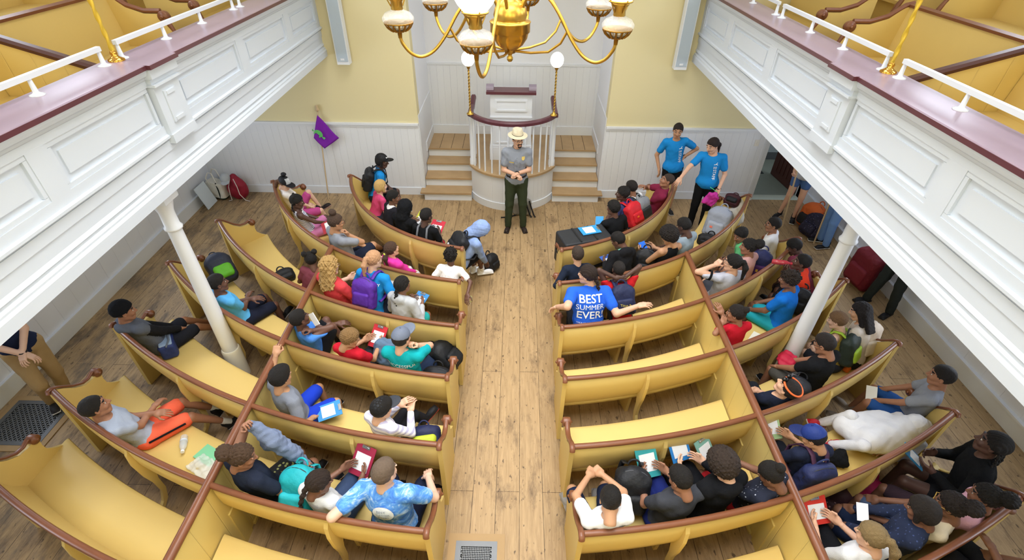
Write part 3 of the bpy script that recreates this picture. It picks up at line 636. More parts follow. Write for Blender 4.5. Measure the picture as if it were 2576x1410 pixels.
# ------------------------------------------------------------------ signed-distance bodies
class Field:
    def __init__(s, lo, hi, h):
        s.h = h; s.o = np.asarray(lo, np.float64)-2*h; s.n = np.ceil((np.asarray(hi)-s.o)/h).astype(int)+3
        s.F = np.full(s.n, 1., np.float32)
        s.ax = [s.o[i]+h*np.arange(s.n[i]) for i in range(3)]
    def sub(s, lo, hi):
        a = np.clip(np.floor((np.asarray(lo)-s.o)/s.h).astype(int), 0, s.n-1); b = np.clip(np.ceil((np.asarray(hi)-s.o)/s.h).astype(int)+1, 1, s.n)
        sl = tuple(slice(a[i], b[i]) for i in range(3))
        P = np.stack(np.meshgrid(*[s.ax[i][sl[i]] for i in range(3)], indexing='ij'), -1); return sl, P
    def put(s, d, sl, k, op='u'):
        F = s.F[sl]
        if op == 's':
            d = -d; hh = np.clip(.5-.5*(F-d)/k, 0, 1); s.F[sl] = F*(1-hh)+d*hh+k*hh*(1-hh)
        else:
            hh = np.clip(.5+.5*(F-d)/k, 0, 1); s.F[sl] = F*(1-hh)+d*hh-k*hh*(1-hh)
    def cap(s, a, b, ra, rb, k=.02, op='u'):
        a = np.asarray(a, float); b = np.asarray(b, float); R = max(ra, rb)+k+s.h*2
        sl, P = s.sub(np.minimum(a, b)-R, np.maximum(a, b)+R)
        ba = b-a; t = np.clip((P-a)@ba/max(1e-9, ba@ba), 0, 1)
        d = np.linalg.norm(P-a-t[..., None]*ba, axis=-1)-(ra+(rb-ra)*t); s.put(d, sl, k, op); return s
    def ell(s, c, r, M=None, k=.03, op='u'):
        c = np.asarray(c, float); r = np.asarray(r, float); R = r.max()+k+s.h*2
        sl, P = s.sub(c-R, c+R); q = P-c
        if M is not None: q = q@np.asarray(M)          # columns of M are the local axes
        kk = np.linalg.norm(q/r, axis=-1); k2 = np.linalg.norm(q/(r*r), axis=-1)
        d = kk*(kk-1)/np.maximum(k2, 1e-6); s.put(d, sl, k, op); return s
    def box(s, c, r, M=None, rad=.02, k=.01, op='u'):
        c = np.asarray(c, float); r = np.asarray(r, float); R = np.linalg.norm(r)+k+s.h*2
        sl, P = s.sub(c-R, c+R); q = P-c
        if M is not None: q = q@np.asarray(M)
        q = np.abs(q)-(r-rad); d = np.linalg.norm(np.maximum(q, 0), axis=-1)+np.minimum(q.max(-1), 0)-rad; s.put(d, sl, k, op); return s
    def cut(s, p, n):
        """keep the side that n points away from"""
        p = np.asarray(p, float); n = np.asarray(n, float)
        d = (s.ax[0]-p[0])[:, None, None]*n[0]+(s.ax[1]-p[1])[None, :, None]*n[1]+(s.ax[2]-p[2])[None, None, :]*n[2]
        s.F = np.maximum(s.F, d.astype(np.float32)); return s
    def jcut(s, p, n, amp, fr):
        p = np.asarray(p, float); n = np.asarray(n, float); X, Y, Z = s.ax
        d = (X-p[0])[:, None, None]*n[0]+(Y-p[1])[None, :, None]*n[1]+(Z-p[2])[None, None, :]*n[2]
        d = d+amp*np.sin(fr*X)[:, None, None]*np.sin(fr*1.1*Y+1)[None, :, None]*np.cos(fr*.9*Z)[None, None, :]
        s.F = np.maximum(s.F, d.astype(np.float32)); return s
    def noise(s, amp, fr, seed=0):
        X, Y, Z = s.ax; r = np.random.RandomState(seed); o = r.rand(6)*6.3
        n = np.sin(fr*X+o[0])[:, None, None]*np.sin(fr*Y+o[1])[None, :, None]*np.sin(fr*Z+o[2])[None, None, :]
        n = n+.6*np.sin(1.9*fr*X+o[3])[:, None, None]*np.sin(1.7*fr*Y+o[4])[None, :, None]*np.sin(2.1*fr*Z+o[5])[None, None, :]
        s.F = s.F+(amp*n).astype(np.float32); return s
    def mesh(s):
        F = s.F; h = s.h; neg = F < 0
        nx, ny, nz = F.shape
        c = np.zeros((nx-1, ny-1, nz-1), np.int8)
        for i in (0, 1):
            for j in (0, 1):
                for k in (0, 1): c += neg[i:nx-1+i, j:ny-1+j, k:nz-1+k]
        I = np.argwhere((c > 0) & (c < 8)); idx = np.full(c.shape, -1, np.int32); idx[tuple(I.T)] = np.arange(len(I))
        acc = np.zeros((len(I), 3)); cnt = np.zeros(len(I))
        for ax in range(3):
            o1, o2 = [a for a in range(3) if a != ax]
            for u in (0, 1):
                for v in (0, 1):
                    A = I.copy(); A[:, o1] += u; A[:, o2] += v; B = A.copy(); B[:, ax] += 1
                    fa = F[tuple(A.T)]; fb = F[tuple(B.T)]; m = (fa < 0) != (fb < 0)
                    t = np.where(m, fa/np.where(m, fa-fb, 1), 0)
                    p = A-I; p = p.astype(float); p[:, ax] += t; acc += p*m[:, None]; cnt += m
        V = s.o+(I+acc/np.maximum(cnt, 1)[:, None])*h
        Q = []
        for ax in range(3):
            o1, o2 = [(1, 2), (2, 0), (0, 1)][ax]
            sl0 = [slice(None)]*3; sl1 = [slice(None)]*3; sl0[ax] = slice(0, -1); sl1[ax] = slice(1, None)
            a = neg[tuple(sl0)]; b = neg[tuple(sl1)]; E = np.argwhere(a != b)
            E = E[(E[:, o1] > 0) & (E[:, o2] > 0) & (E[:, o1] < F.shape[o1]-1) & (E[:, o2] < F.shape[o2]-1)]
            if not len(E): continue
            st = a[tuple(E.T)]
            def ix(d1, d2):
                e = E.copy(); e[:, o1] += d1; e[:, o2] += d2; return idx[tuple(e.T)]
            q = np.stack([ix(-1, -1), ix(0, -1), ix(0, 0), ix(-1, 0)], 1); q[~st] = q[~st][:, ::-1]; Q.append(q)
        Q = np.concatenate(Q) if Q else np.zeros((0, 4), int)
        return V, Q[(Q >= 0).all(1)]

# ------------------------------------------------------------------ head, hand and hair patterns (head space: y forward, z up, metres)
def head_template():
    f = Field((-.11, -.13, -.16), (.11, .14, .15), .0052)
    f.ell((0, -.012, .03), (.075, .094, .088), k=.02).ell((0, .03, -.03), (.058, .062, .075), k=.03).ell((0, .058, -.085), (.03, .028, .024), k=.025)
    for s in (-1, 1):
        f.ell((s*.036, .062, -.022), (.024, .022, .022), k=.02)                 # cheeks
        f.ell((s*.03, .078, .034), (.03, .012, .009), k=.014)                   # brow ridge
        f.cap((s*.045, .0, -.06), (s*.028, .06, -.088), .02, .02, k=.025)        # jaw line
        f.ell((s*.03, .094, .012), (.019, .016, .012), k=.01, op='s')           # eye sockets
        f.ell((s*.077, -.005, .0), (.010, .02, .03), k=.008); f.ell((s*.085, .0, .003), (.006, .011, .018), k=.004, op='s')   # ears
        f.ell((s*.011, .092, -.027), (.011, .012, .009), k=.008)                # nostrils
    f.cap((0, .088, .018), (0, .109, -.02), .008, .012, k=.012)                 # nose
    f.ell((0, .086, -.053), (.024, .011, .007), k=.008).ell((0, .084, -.064), (.02, .011, .007), k=.008)   # lips
    f.cap((0, -.02, -.06), (0, -.035, -.15), .05, .05, k=.03)                    # start of the neck
    V, Q = f.mesh(); C = V[Q].mean(1); mi = np.zeros(len(Q), int)
    x, y, z = C.T
    mi[(np.abs(x) < .022) & (y > .07) & (z < -.048) & (z > -.071)] = 1
    mi[(y > .06) & (np.abs(z-.0405-.003*np.sin(np.abs(x)*60)) < .0034) & (np.abs(x) > .014) & (np.abs(x) < .05)] = 2
    # eyeballs
    vs, qs, ms = [V], [Q], [mi]; n = len(V)
    for s in (-1, 1):
        nu, nv = 12, 8; rows = []
        for j in range(nv+1):
            a = pi*j/nv
            for i in range(nu): b = 2*pi*i/nu; rows.append((s*.0305+.0118*sin(a)*cos(b), .0757+.0118*cos(a), .011+.0098*sin(a)*sin(b)))
        E = np.array(rows); q = [(j*nu+i, j*nu+(i+1) % nu, (j+1)*nu+(i+1) % nu, (j+1)*nu+i) for j in range(nv) for i in range(nu)]
        q = np.array(q); vs.append(E); qs.append(q+n); n += len(E); cy = E[q].mean(1)[:, 1]; ms.append(np.where(cy > .0757+.0070, 4, 3))
    return np.concatenate(vs), np.concatenate(qs), np.concatenate(ms)
HEAD = head_template()
def hand_template(curl, spread=.0):
    """right hand: wrist at origin, fingers along +y, palm facing -z, thumb towards -x"""
    f = Field((-.09, -.03, -.11), (.06, .2, .05), .0042)
    f.cap((0, -.02, 0), (0, .02, 0), .024, .026, k=.02).box((0, .05, 0), (.038, .045, .013), rad=.012, k=.02)
    for i, (x, L) in enumerate(((-.029, .072), (-.010, .08), (.010, .074), (.028, .058))):
        p = np.array((x, .09-.006*abs(i-1.3), 0.)); a = 0.; dirx = (i-1.5)*.07*(1+spread); r = .0086 if i < 3 else .0076
        for j, (fr, cu) in enumerate(((.45, .8), (.32, 1.1), (.23, .8))):
            a += curl*cu*(1+.12*(i-1)); q = p+L*fr*np.array((dirx, cos(a), -sin(a))); f.cap(p, q, r-.0006*j, r-.0006*(j+1), k=.004); p = q
    p0 = np.array((-.032, .03, -.004)); p1 = p0+np.array((-.028, .026, -.012-.01*curl)); p2 = p1+np.array((-.008+.016*curl, .03, -.014-.006*curl))
    f.cap((-.018, .015, 0), p0, .017, .0145, k=.02).cap(p0, p1, .013, .0105, k=.01).cap(p1, p2, .0102, .0085, k=.004)
    return f.mesh()
HANDS = {'relaxed': hand_template(.35), 'grip': hand_template(1.15), 'flat': hand_template(.08), 'hold': hand_template(.62)}

def hair_template(kind, seed=0):
    h = .0058; lo, hi = np.array((-.15, -.2, -.16)), np.array((.15, .13, .24))
    if kind in ('long', 'longcurl', 'longstraight'): lo = np.array((-.19, -.22, -.36))
    if kind in ('pony', 'lowpony'): lo = np.array((-.14, -.26, -.33))
    if kind in ('braid', 'braids', 'doublebraid', 'boxbraids'): lo = np.array((-.15, -.2, -.36))
    if kind == 'afro': lo, hi, h = np.array((-.2, -.22, -.16)), np.array((.2, .17, .25)), .007
    if kind in ('puff', 'puffs', 'bun', 'highbun'): lo = np.array((-.2, -.26, -.14)); hi = np.array((.2, .13, .27))
    f = Field(lo, hi, h)
    th = {'buzz': .003, 'short': .010, 'shortcurl': .016, 'afro': .05, 'longcurl': .03, 'bob': .017, 'twist': .018, 'fade': .006, 'thick': .018}.get(kind, .011)
    f.ell((0, -.013, .032), (.0765+th*.8, .096+th*.8, .089+th), k=.002)
    # hairline: keep what is above a slanted plane that runs from the forehead to the nape
    n = np.array((0, .72, -.69)); n /= np.linalg.norm(n); f.jcut((0, .055, .05) if kind not in ('afro', 'longcurl') else (0, .07, .055), n, .007, 160)
    if kind in ('shortcurl', 'afro', 'twist', 'longcurl'):
        a, fr = {'shortcurl': (.006, 210), 'afro': (.009, 150), 'twist': (.009, 190), 'longcurl': (.006, 120)}[kind]
        if kind == 'twist':
            r = np.random.RandomState(seed)
            for _ in range(70):
                v = r.randn(3); v[2] = abs(v[2])*.9-.15; v /= np.linalg.norm(v)
                if v[1] > .55 and v[2] < .35: continue
                p = np.array((0, -.013, .032))+v*np.array((.085, .104, .1)); f.cap(p-v*.01, p+v*.012+r.randn(3)*.006, .011, .008, k=.004)
        f.noise(a, fr, seed).noise(a*.5, fr*2.1, seed+3)
    if kind in ('short', 'fade', 'thick', 'pony', 'lowpony', 'bun', 'highbun', 'long', 'longstraight', 'bob', 'braid'): f.noise(.0022, 130, seed)
    if kind in ('fade',): f.ell((0, -.005, .077), (.068, .086, .058), k=.02).noise(.002, 260, seed)
    if kind == 'thick': f.ell((0, .03, .095), (.06, .06, .035), k=.03)
    if kind in ('bob',):
        f.ell((0, -.05, -.02), (.085, .065, .075), k=.03); f.cap((-.075, .01, .03), (-.074, .015, -.06), .02, .022, k=.02).cap((.075, .01, .03), (.074, .015, -.06), .02, .022, k=.02)
    if kind in ('long', 'longstraight', 'longcurl'):
        L = -.26 if kind != 'longcurl' else -.27; w = .075 if kind != 'longcurl' else .1
        for x in np.linspace(-w, w, 7):
            yb = -.085+abs(x)*.45; f.cap((x*.85, yb, .02), (x*1.15, yb-.03, L+abs(x)*.5), .03, .024, k=.02)
        for s in (-1, 1): f.cap((s*.076, .0, .03), (s*.092, -.02, -.14), .024, .024, k=.02)
        if kind == 'longcurl': f.noise(.010, 75, seed+5).noise(.006, 160, seed+6)
        else: f.noise(.003, 120, seed+2)
    if kind == 'pony': f.ell((0, -.115, .055), (.025, .03, .025), k=.012).cap((0, -.13, .055), (.005, -.16, -.03), .026, .034, k=.015).cap((.005, -.16, -.03), (.01, -.145, -.2), .034, .016, k=.02).noise(.003, 110, seed)
    if kind == 'lowpony': f.cap((0, -.105, -.01), (.01, -.14, -.08), .028, .035, k=.015).cap((.01, -.14, -.08), (.03, -.125, -.26), .036, .014, k=.02).noise(.003, 110, seed)
    if kind == 'bun': f.ell((0, -.105, .09), (.042, .042, .042), k=.01)
    if kind == 'highbun': f.ell((0, -.05, .155), (.05, .05, .045), k=.012).noise(.003, 150, seed)
    if kind == 'puff': f.ell((0, -.13, .07), (.07, .065, .065), k=.012).noise(.005, 150, seed)
    if kind == 'puffs':
        for s in (-1, 1): f.ell((s*.07, -.05, .12), (.04, .04, .042), k=.01)
        f.noise(.004, 150, seed)
    if kind in ('cornrow', 'puff', 'braids', 'boxbraids', 'braid', 'doublebraid'):
        X = f.ax[0]; f.F = f.F+(.0035*np.cos(X*330)[:, None, None]).astype(np.float32)
    def plait(p0, p1, r, n=9, bow=(0, -.02, 0)):
        p0, p1, bow = map(np.array, (p0, p1, bow))
        for i in range(n):
            t = i/(n-1); p = p0+(p1-p0)*t+bow*sin(pi*t)+np.array((.006*(-1)**i, 0, 0)); f.ell(p, (r*(1-.4*t), r*(1-.4*t), (abs(p1-p0).sum()/n)*.62), k=.005)
    if kind == 'braid': plait((.0, -.1, -.02), (.01, -.115, -.30), .026)
    if kind == 'doublebraid':
        plait((.05, -.09, -.02), (.085, -.06, -.24), .02); plait((-.05, -.09, -.02), (-.085, -.06, -.24), .02)
    if kind == 'braids':
        for s in (-1, 1):
            plait((s*.06, -.06, -.01), (s*.085, -.03, -.15), .016, 6); f.ell((s*.06, -.06, .1), (.02, .02, .022), k=.01)
    if kind == 'boxbraids':
        for x in np.linspace(-.07, .07, 6): plait((x, -.09+abs(x)*.5, .0), (x*1.2, -.12+abs(x)*.6, -.2), .014, 8)
    if kind == 'hood':
        pass
    return f.mesh()
def hood_template():
    f = Field((-.17, -.2, -.18), (.17, .16, .2), .0065); f.ell((0, -.02, .02), (.105, .128, .125), k=.01).cap((0, -.03, -.05), (0, -.03, -.14), .095, .1, k=.04)
    f.ell((0, .12, -.005), (.068, .09, .092), k=.015, op='s').noise(.004, 55, 2); return f.mesh()
def cap_template():
    f = Field((-.12, -.14, .0), (.12, .22, .16), .0052); f.ell((0, -.012, .035), (.089, .11, .104), k=.002); f.cut((0, 0, .042), (0, -.12, -.99)); A = f.mesh()
    f = Field((-.1, .02, .0), (.1, .22, .12), .0052); f.ell((0, .1, .052), (.076, .098, .011), np.array(((1, 0, 0), (0, .97, .22), (0, -.22, .97))).T, k=.002); f.cut((0, .06, 0), (0, -1, 0)); B = f.mesh()
    return A, B
def beanie_template():
    f = Field((-.13, -.15, -.02), (.13, .13, .19), .006); f.ell((0, -.018, .045), (.094, .114, .118), k=.002).cut((0, 0, .03), (0, .45, -.89)); f.noise(.0025, 90, 3); return f.mesh()
def ranger_hat():
    f = Field((-.22, -.23, .02), (.22, .23, .22), .006); f.ell((0, -.012, .08), (.084, .102, .16), k=.004).cut((0, 0, .172), (0, -.08, 1)).ell((0, -.008, .068), (.152, .168, .008), k=.012)
    for s in (-1, 1): f.ell((s*.075, .05, .18), (.035, .05, .045), k=.02, op='s')
    f.ell((0, -.01, .19), (.03, .07, .03), k=.02, op='s')
    f.cut((0, 0, .060), (0, 0, -1)); A = f.mesh()
    f = Field((-.12, -.14, .05), (.12, .14, .11), .005); f.ell((0, -.012, .1), (.086, .104, .11), k=.002).cut((0, 0, .072), (0, 0, -1)).cut((0, 0, .092), (0, 0, 1)); return A, f.mesh()
_T = {}
def tmpl(kind, seed=0):
    k = (kind, seed)
    if k not in _T: _T[k] = {'hoodup': hood_template, 'cap': cap_template, 'beanie': beanie_template, 'ranger': ranger_hat}.get(kind, lambda: hair_template(kind, seed))()
    return _T[k]
def shoe_template():
    f = Field((-.06, -.1, -.02), (.06, .2, .12), .006); f.box((0, .05, .012), (.042, .13, .014), rad=.012, k=.01).ell((0, .1, .035), (.04, .075, .032), k=.02).ell((0, -.02, .05), (.037, .055, .045), k=.02).cap((0, -.03, .05), (0, -.035, .095), .036, .04, k=.02)
    f.cut((0, 0, 0), (0, 0, -1)); V, Q = f.mesh(); z = V[Q].mean(1)[:, 2]; return V, Q, (z < .018).astype(int)
SHOE = shoe_template()
# ------------------------------------------------------------------ people
SK = {'dark': '#65463a', 'deep': '#553c33', 'brown': '#7c5643', 'mid': '#996c54', 'tan': '#b88a69', 'light': '#d6a88c', 'fair': '#dcb49c'}
def nv(v): v = np.asarray(v, float); return v/max(1e-9, np.linalg.norm(v))
def rotm(yaw, pitch=0., roll=0.):
    """columns right, forward, up"""
    y, p, r = radians(yaw), radians(pitch), radians(roll)
    f = np.array((cos(y)*cos(p), sin(y)*cos(p), -sin(p))); rt = np.array((sin(y), -cos(y), 0.)); u = np.cross(rt, f)
    return np.stack((rt*cos(r)-u*sin(r), f, rt*sin(r)+u*cos(r)), 1)
def ik(a, t, l1, l2, hint):
    d = t-a; L = np.linalg.norm(d); L2 = min(L, (l1+l2)*.995); d = d/max(L, 1e-6); t = a+d*L2
    x = (l1*l1-l2*l2+L2*L2)/(2*L2); h = sqrt(max(0, l1*l1-x*x)); n = hint-d*(hint@d); n = nv(n); return a+d*x+n*h, t
ARMS = {'lap': ((-.07, .30, .03), (.07, .32, .04)), 'fold': ((.10, .23, .22), (-.11, .25, .19)), 'book': ((-.12, .34, .22), (.12, .34, .22)), 'knees': ((-.12, .42, .10), (.12, .42, .10)),
        'seat': ((-.27, .10, -.03), (.27, .10, -.03)), 'low': ((-.10, .42, .02), (.10, .42, .02)), 'behindhead': None}
LEGS = {'sit': (((-.10, .40, .0), (-.10, .45, -.42)), ((.10, .40, .0), (.10, .45, -.42))), 'wide': (((-.17, .38, .01), (-.15, .42, -.41)), ((.17, .38, .01), (.15, .42, -.41))),
        'stretch': (((-.13, .41, .02), (-.14, .66, -.32)), ((.11, .41, .03), (.12, .68, -.31))), 'up': (((-.09, .24, .34), (-.09, .36, -.04)), ((.09, .24, .34), (.09, .36, -.04))),
        'cross': (((-.10, .40, .02), (-.06, .50, -.40)), ((.03, .40, .12), (-.16, .60, -.12))), 'stand': (((-.095, .03, -.43), (-.10, .0, -.855)), ((.095, .03, -.43), (.10, .0, -.855)))}
PEOPLE = {}
def person(key, label, pel, head, s, yaw, hyaw=None, pitch=5, roll=0, sk='brown', hair=('short', '#17120f'), top=('tee', '#888888'), bot=('shorts', '#20242e'), arms='lap', legs='sit',
           hand='relaxed', shoes='#1b1b1d', socks=None, hat=None, glasses=None, w=1., seed=0, group=None, showhead=True, elb=None, hem=.04, tors=None):
    pel = np.array(pel, float); head = np.array(head, float); base = np.array((pel[0], pel[1], 0.))
    root = thing('person', base, label, 'person', group)
    hs = .64+.36*s; hy = yaw if hyaw is None else hyaw
    B = rotm(yaw); Rt, Fw = B[:, 0], B[:, 1]; Z = np.array((0, 0, 1.))
    H = rotm(hy, pitch, roll)
    hp = head-base; pp = pel-base                     # everything below is relative to the root
    loc = lambda v: (np.array(v[1:])-base) if v[0] == 'w' else pp+s*(Rt*v[0]+Fw*v[1]+Z*v[2])
    hb = hp-H[:, 2]*.10*hs-H[:, 1]*.02*hs             # base of skull
    u0 = nv(hb-pp); S = hb-nv(u0*.6+Z*.4)*.085*s-Fw*.0*s
    u = nv(S-pp); Rr = nv(Rt-u*(Rt@u)); f = np.cross(u, Rr); M = np.stack((Rr, f, u), 1); L = np.linalg.norm(S-pp)
    sh = [S+Rr*k*.165*s*w**.5-u*.03*s for k in (-1, 1)]; hip = [pp+Rt*k*.085*s for k in (-1, 1)]
    lg = LEGS[legs] if isinstance(legs, str) else legs
    kn = [loc(l[0]) for l in lg]; an = [loc(l[1]) for l in lg]
    for i in (0, 1):
        if an[i][2] < .07*s: an[i][2] = .07*s
    if arms == 'behindhead': tg = [hp-H[:, 1]*.10+H[:, 0]*k*.03-Z*.02 for k in (-1, 1)]
    else:
        ar = ARMS[arms] if isinstance(arms, str) else arms; tg = [loc(a) for a in ar]
    hd = hand if isinstance(hand, (tuple, list)) else (hand, hand)
    eh = elb or (None, None); el = []; wr = []
    for i, k in enumerate((-1, 1)):
        hint = (Rt*k*.55-Fw*.25-Z*.9) if eh[i] is None else (Rt*eh[i][0]+Fw*eh[i][1]+Z*eh[i][2])
        if arms == 'behindhead': hint = Rt*k*1.+Fw*.35+Z*.15
        d = nv(tg[i]-sh[i]); wt = tg[i]-d*.07*s      # target is the palm
        e, t = ik(sh[i], wt, .29*s, .25*s, hint); el.append(e); wr.append(t)
    lim = .03*s
    pts = [pp, hp, S]+kn+an+wr+el+sh; lo, hi = np.min(pts, 0)-.2*s, np.max(pts, 0)+.2*s; lo[2] = max(lo[2], -.02)
    hh = .0135
    def torso(F, o, kb=.05):
        F.ell(pp+u*.02*s, np.array((.162*w, .118*w, .12))*s+o, M, kb).ell(pp+u*L*.36, np.array((.136*w, .098*w, .15))*s+o, M, kb).ell(pp+u*L*.70, np.array((.15*w, .108*w, .17))*s+o, M, kb)
        F.cap(sh[0], sh[1], .052*s+o, .052*s+o, kb)
        return F
    F = Field(lo, hi, hh); torso(F, 0.)
    F.cap(S-u*.02*s, hb, .058*s, .05*hs, .03)
    for i in (0, 1):
        F.cap(sh[i], el[i], .049*s*w**.6, .038*s*w**.5, .02).cap(el[i], wr[i], .037*s*w**.5, .0245*s+.003, .012)
        F.cap(hip[i], kn[i], .082*s*w, .055*s*w**.5, .03).cap(kn[i], an[i], .052*s*w**.5, .032*s, .015)
    V, Q = F.mesh(); vs, qs, ms = [V], [Q], [np.zeros(len(Q), int)]; n = len(V)
    # head
    hv, hq, hm = HEAD; vs.append(hv*hs@H.T+hp); qs.append(hq+n); ms.append(hm); n += len(hv)
    # hands
    for i, k in enumerate((-1, 1)):
        V, Q = HANDS[hd[i]]; V = V.copy()
        if k < 0: V[:, 0] *= -1; Q = Q[:, ::-1]
        yv = nv(wr[i]-el[i]); fwd = nv(yv*.75+nv(tg[i]-wr[i])*.25) if np.linalg.norm(tg[i]-wr[i]) > .01 else yv
        zup = Z*1.-Rt*k*.35
        if arms == 'book': zup = Rt*k*.9-Z*.3+Fw*.1
        if arms == 'behindhead': zup = -H[:, 1]
        zv = nv(zup-fwd*(zup@fwd)); xv = np.cross(fwd, zv); Mh = np.stack((xv, fwd, zv), 1)
        vs.append(V*(.60+.40*s)@Mh.T+wr[i]); qs.append(Q+n); ms.append(np.zeros(len(Q), int)); n += len(V)
    c = hexc(SK[sk]); lip = tuple(v*k for v, k in zip(c, (.86, .62, .62)))
    mats = [skin(SK[sk]), mat('lips '+sk, lip, .4), hairm(hair[1] if hair else '#2a1c14'), mat('eye white', '#c9c2ba', .3), mat('eye iris', '#1d120c', .15)]
    mesh_np('body', np.concatenate(vs), np.concatenate(qs), mats, root, np.concatenate(ms))
    P = dict(root=root, base=base, H=H, hp=hp, hs=hs, M=M, S=S, pp=pp, L=L, s=s, sh=sh, wr=wr, tg=tg, Rt=Rt, Fw=Fw, el=el, kn=kn, an=an, u=u, f=f, w=w)
    # garments
    kind, col = top[0], top[1]
    o = {'tee': .014, 'tank': .009, 'long': .014, 'hoodie': .022, 'hoodup': .022, 'polo': .015, 'vest': .022, 'dress': .014}.get(kind, .014)
    F = Field(lo, hi, hh); torso(F, o)
    F.cap(S-u*.02*s, S+u*.03*s, .07*s+o*.4, .062*s+o*.3, .03)
    if kind != 'tank':
        fr = 1. if kind in ('long', 'hoodie', 'hoodup', 'vest') else .62
        for i in (0, 1):
            e = sh[i]+(el[i]-sh[i])*fr; F.cap(sh[i], e, .056*s*w**.6+o*.6, (.052 if fr < 1 else .044)*s*w**.5+o*.6, .02)
            if fr == 1.: F.cap(el[i], wr[i]-nv(wr[i]-el[i])*.015, .043*s*w**.5+o*.6, .032*s+o*.5, .015)
    if pel[2] > .8 and kind != 'polo': F.ell(pp+u*.0, np.array((.180*w, .134*w, .13))*s, M, .05); hem = .085
    if kind in ('hoodie', 'vest'): F.ell(S-f*.085*s+u*.02*s, np.array((.12, .06, .075))*s, M, .03)
    F.noise(.0035, 34/s, seed).noise(.002, 75, seed+1)
    F.cut(pp-u*hem*s, -u)
    nk = nv(u*.86+f*.5)
    if kind == 'tank':
        for i, k in enumerate((-1, 1)): F.cut(sh[i]-Rr*k*.055*s, nv(Rr*k*.92+u*.38))
        F.cut(S+u*.035*s, nv(u*.9-f*.3)) if False else None
        F.cut(S+u*.02*s, nk)
    else: F.cut(S+u*(.052 if kind in ('hoodie', 'vest', 'polo', 'long') else .04)*s+f*.0, nk)
    V, Q = F.mesh(); mi = None; mts = [cloth(col) if not (len(top) > 2 and top[2] and not isinstance(top[2], str)) else top[2]]
    if len(top) > 2 and isinstance(top[2], str):
        mts.append(cloth(top[2])); C = V[Q].mean(1)
        if kind == 'vest':     # dark sleeves
            def sd(a, b): return np.linalg.norm(C-a-np.clip((C-a)@(b-a)/((b-a)@(b-a)), 0, 1)[:, None]*(b-a), axis=1)
            mi = (np.minimum(np.minimum(sd(el[0], wr[0]), sd(el[1], wr[1])), np.minimum(sd(sh[0]*.6+el[0]*.4, el[0]), sd(sh[1]*.6+el[1]*.4, el[1]))) < .072*s).astype(int)
        else:
            mi = (((C-S)@u > -.035*s) & ((C-S)@u < .4)).astype(int)*((np.linalg.norm(C-S-f*.0, axis=1) < .105*s)).astype(int)
    nm = {'tee': 't_shirt', 'tank': 'tank_top', 'long': 'long_sleeve_shirt', 'hoodie': 'hooded_sweatshirt', 'hoodup': 'hooded_sweatshirt', 'polo': 'polo_shirt', 'vest': 'layered_hoodie', 'dress': 'dress'}[kind]
    P['shirt'] = mesh_np(nm, V, Q, mts, root, mi)
    if kind == 'polo':
        m = MB(); rows = []
        for zz, rr in ((.03, .066), (.062, .062), (.055, .074), (.015, .088)):
            rows.append([S+u*(zz-.02*cos(2*pi*i/20))*s+(Rr*cos(2*pi*i/20-pi/2)+f*sin(2*pi*i/20-pi/2)*.9)*-1*rr*s for i in range(20)])
        m.grid(rows, True); m.build('collar', cloth(col), P['shirt'])
    bk, bc = bot[0], bot[1]
    F = Field(lo, hi, hh); ob = .012 if bk != 'pants' else .011
    F.ell(pp+u*.0*s, np.array((.165*w, .122*w, .115))*s+ob*.6, M, .04)
    for i in (0, 1):
        fr = {'shorts': .86, 'short': .5, 'pants': 1., 'skirt': .7}[bk]; e = hip[i]+(kn[i]-hip[i])*fr
        F.cap(hip[i], e, .087*s*w+ob, ((.07 if bk != 'pants' else .06)*w**.5)*s+ob*.8, .04)
        if bk == 'pants': F.cap(kn[i], an[i]+nv(an[i]-kn[i])*.0, .062*s*w**.5+ob*.5, .05*s+ob*.4, .02)
    F.noise(.003, 38/s, seed+4)
    if bk == 'pants' and legs == 'stand': F.cut((0, 0, .05), (0, 0, -1))
    V, Q = F.mesh(); P['bottom'] = mesh_np({'shorts': 'shorts', 'short': 'shorts', 'pants': 'trousers', 'skirt': 'skirt'}[bk], V, Q, cloth(bc), root)
    if shoes:
        sc_ = shoes if isinstance(shoes, tuple) else (shoes, '#d8d8d8')
        V0, Q, mi = SHOE
        for i, k in enumerate((-1, 1)):
            sd = an[i]-kn[i]; fo = Fw*.9+Rt*k*.18; nn = nv(-sd*1.+Z*.35*np.linalg.norm(sd)) if an[i][2] > .11 else Z
            fo = nv(fo-nn*(fo@nn)); xv = np.cross(fo, nn); Ms = np.stack((xv, fo, nn), 1)
            mesh_np('shoe', (V0*(.62+.4*s))@Ms.T+an[i]-nn*.068*s, Q, [nylon(sc_[0]), mat('sole '+sc_[1], sc_[1], .7)], root, mi)
    if socks:
        for i in (0, 1): d = nv(kn[i]-an[i]); MB().tube([an[i]-d*.01, an[i]+d*.05, an[i]+d*.10*s], [.037*s, .038*s, .04*s], 10).build('sock', cloth(socks), root)
    T = lambda V: V*hs@H.T+hp
    if hair:
        V, Q = tmpl(hair[0], seed % 3); P['hair'] = mesh_np('hair', T(V), Q, hairm(hair[1]), root)
        if len(hair) > 2:      # hair tie
            c_ = T(np.array([hair[3] if len(hair) > 3 else (0, -.115, .055)]))[0]; m = MB()
            ax = nv(H[:, 1]); m.ball(tuple(c_), .026*hs, 10); m.build('hair_tie', mat('hair tie '+hair[2], hair[2], .6), root)
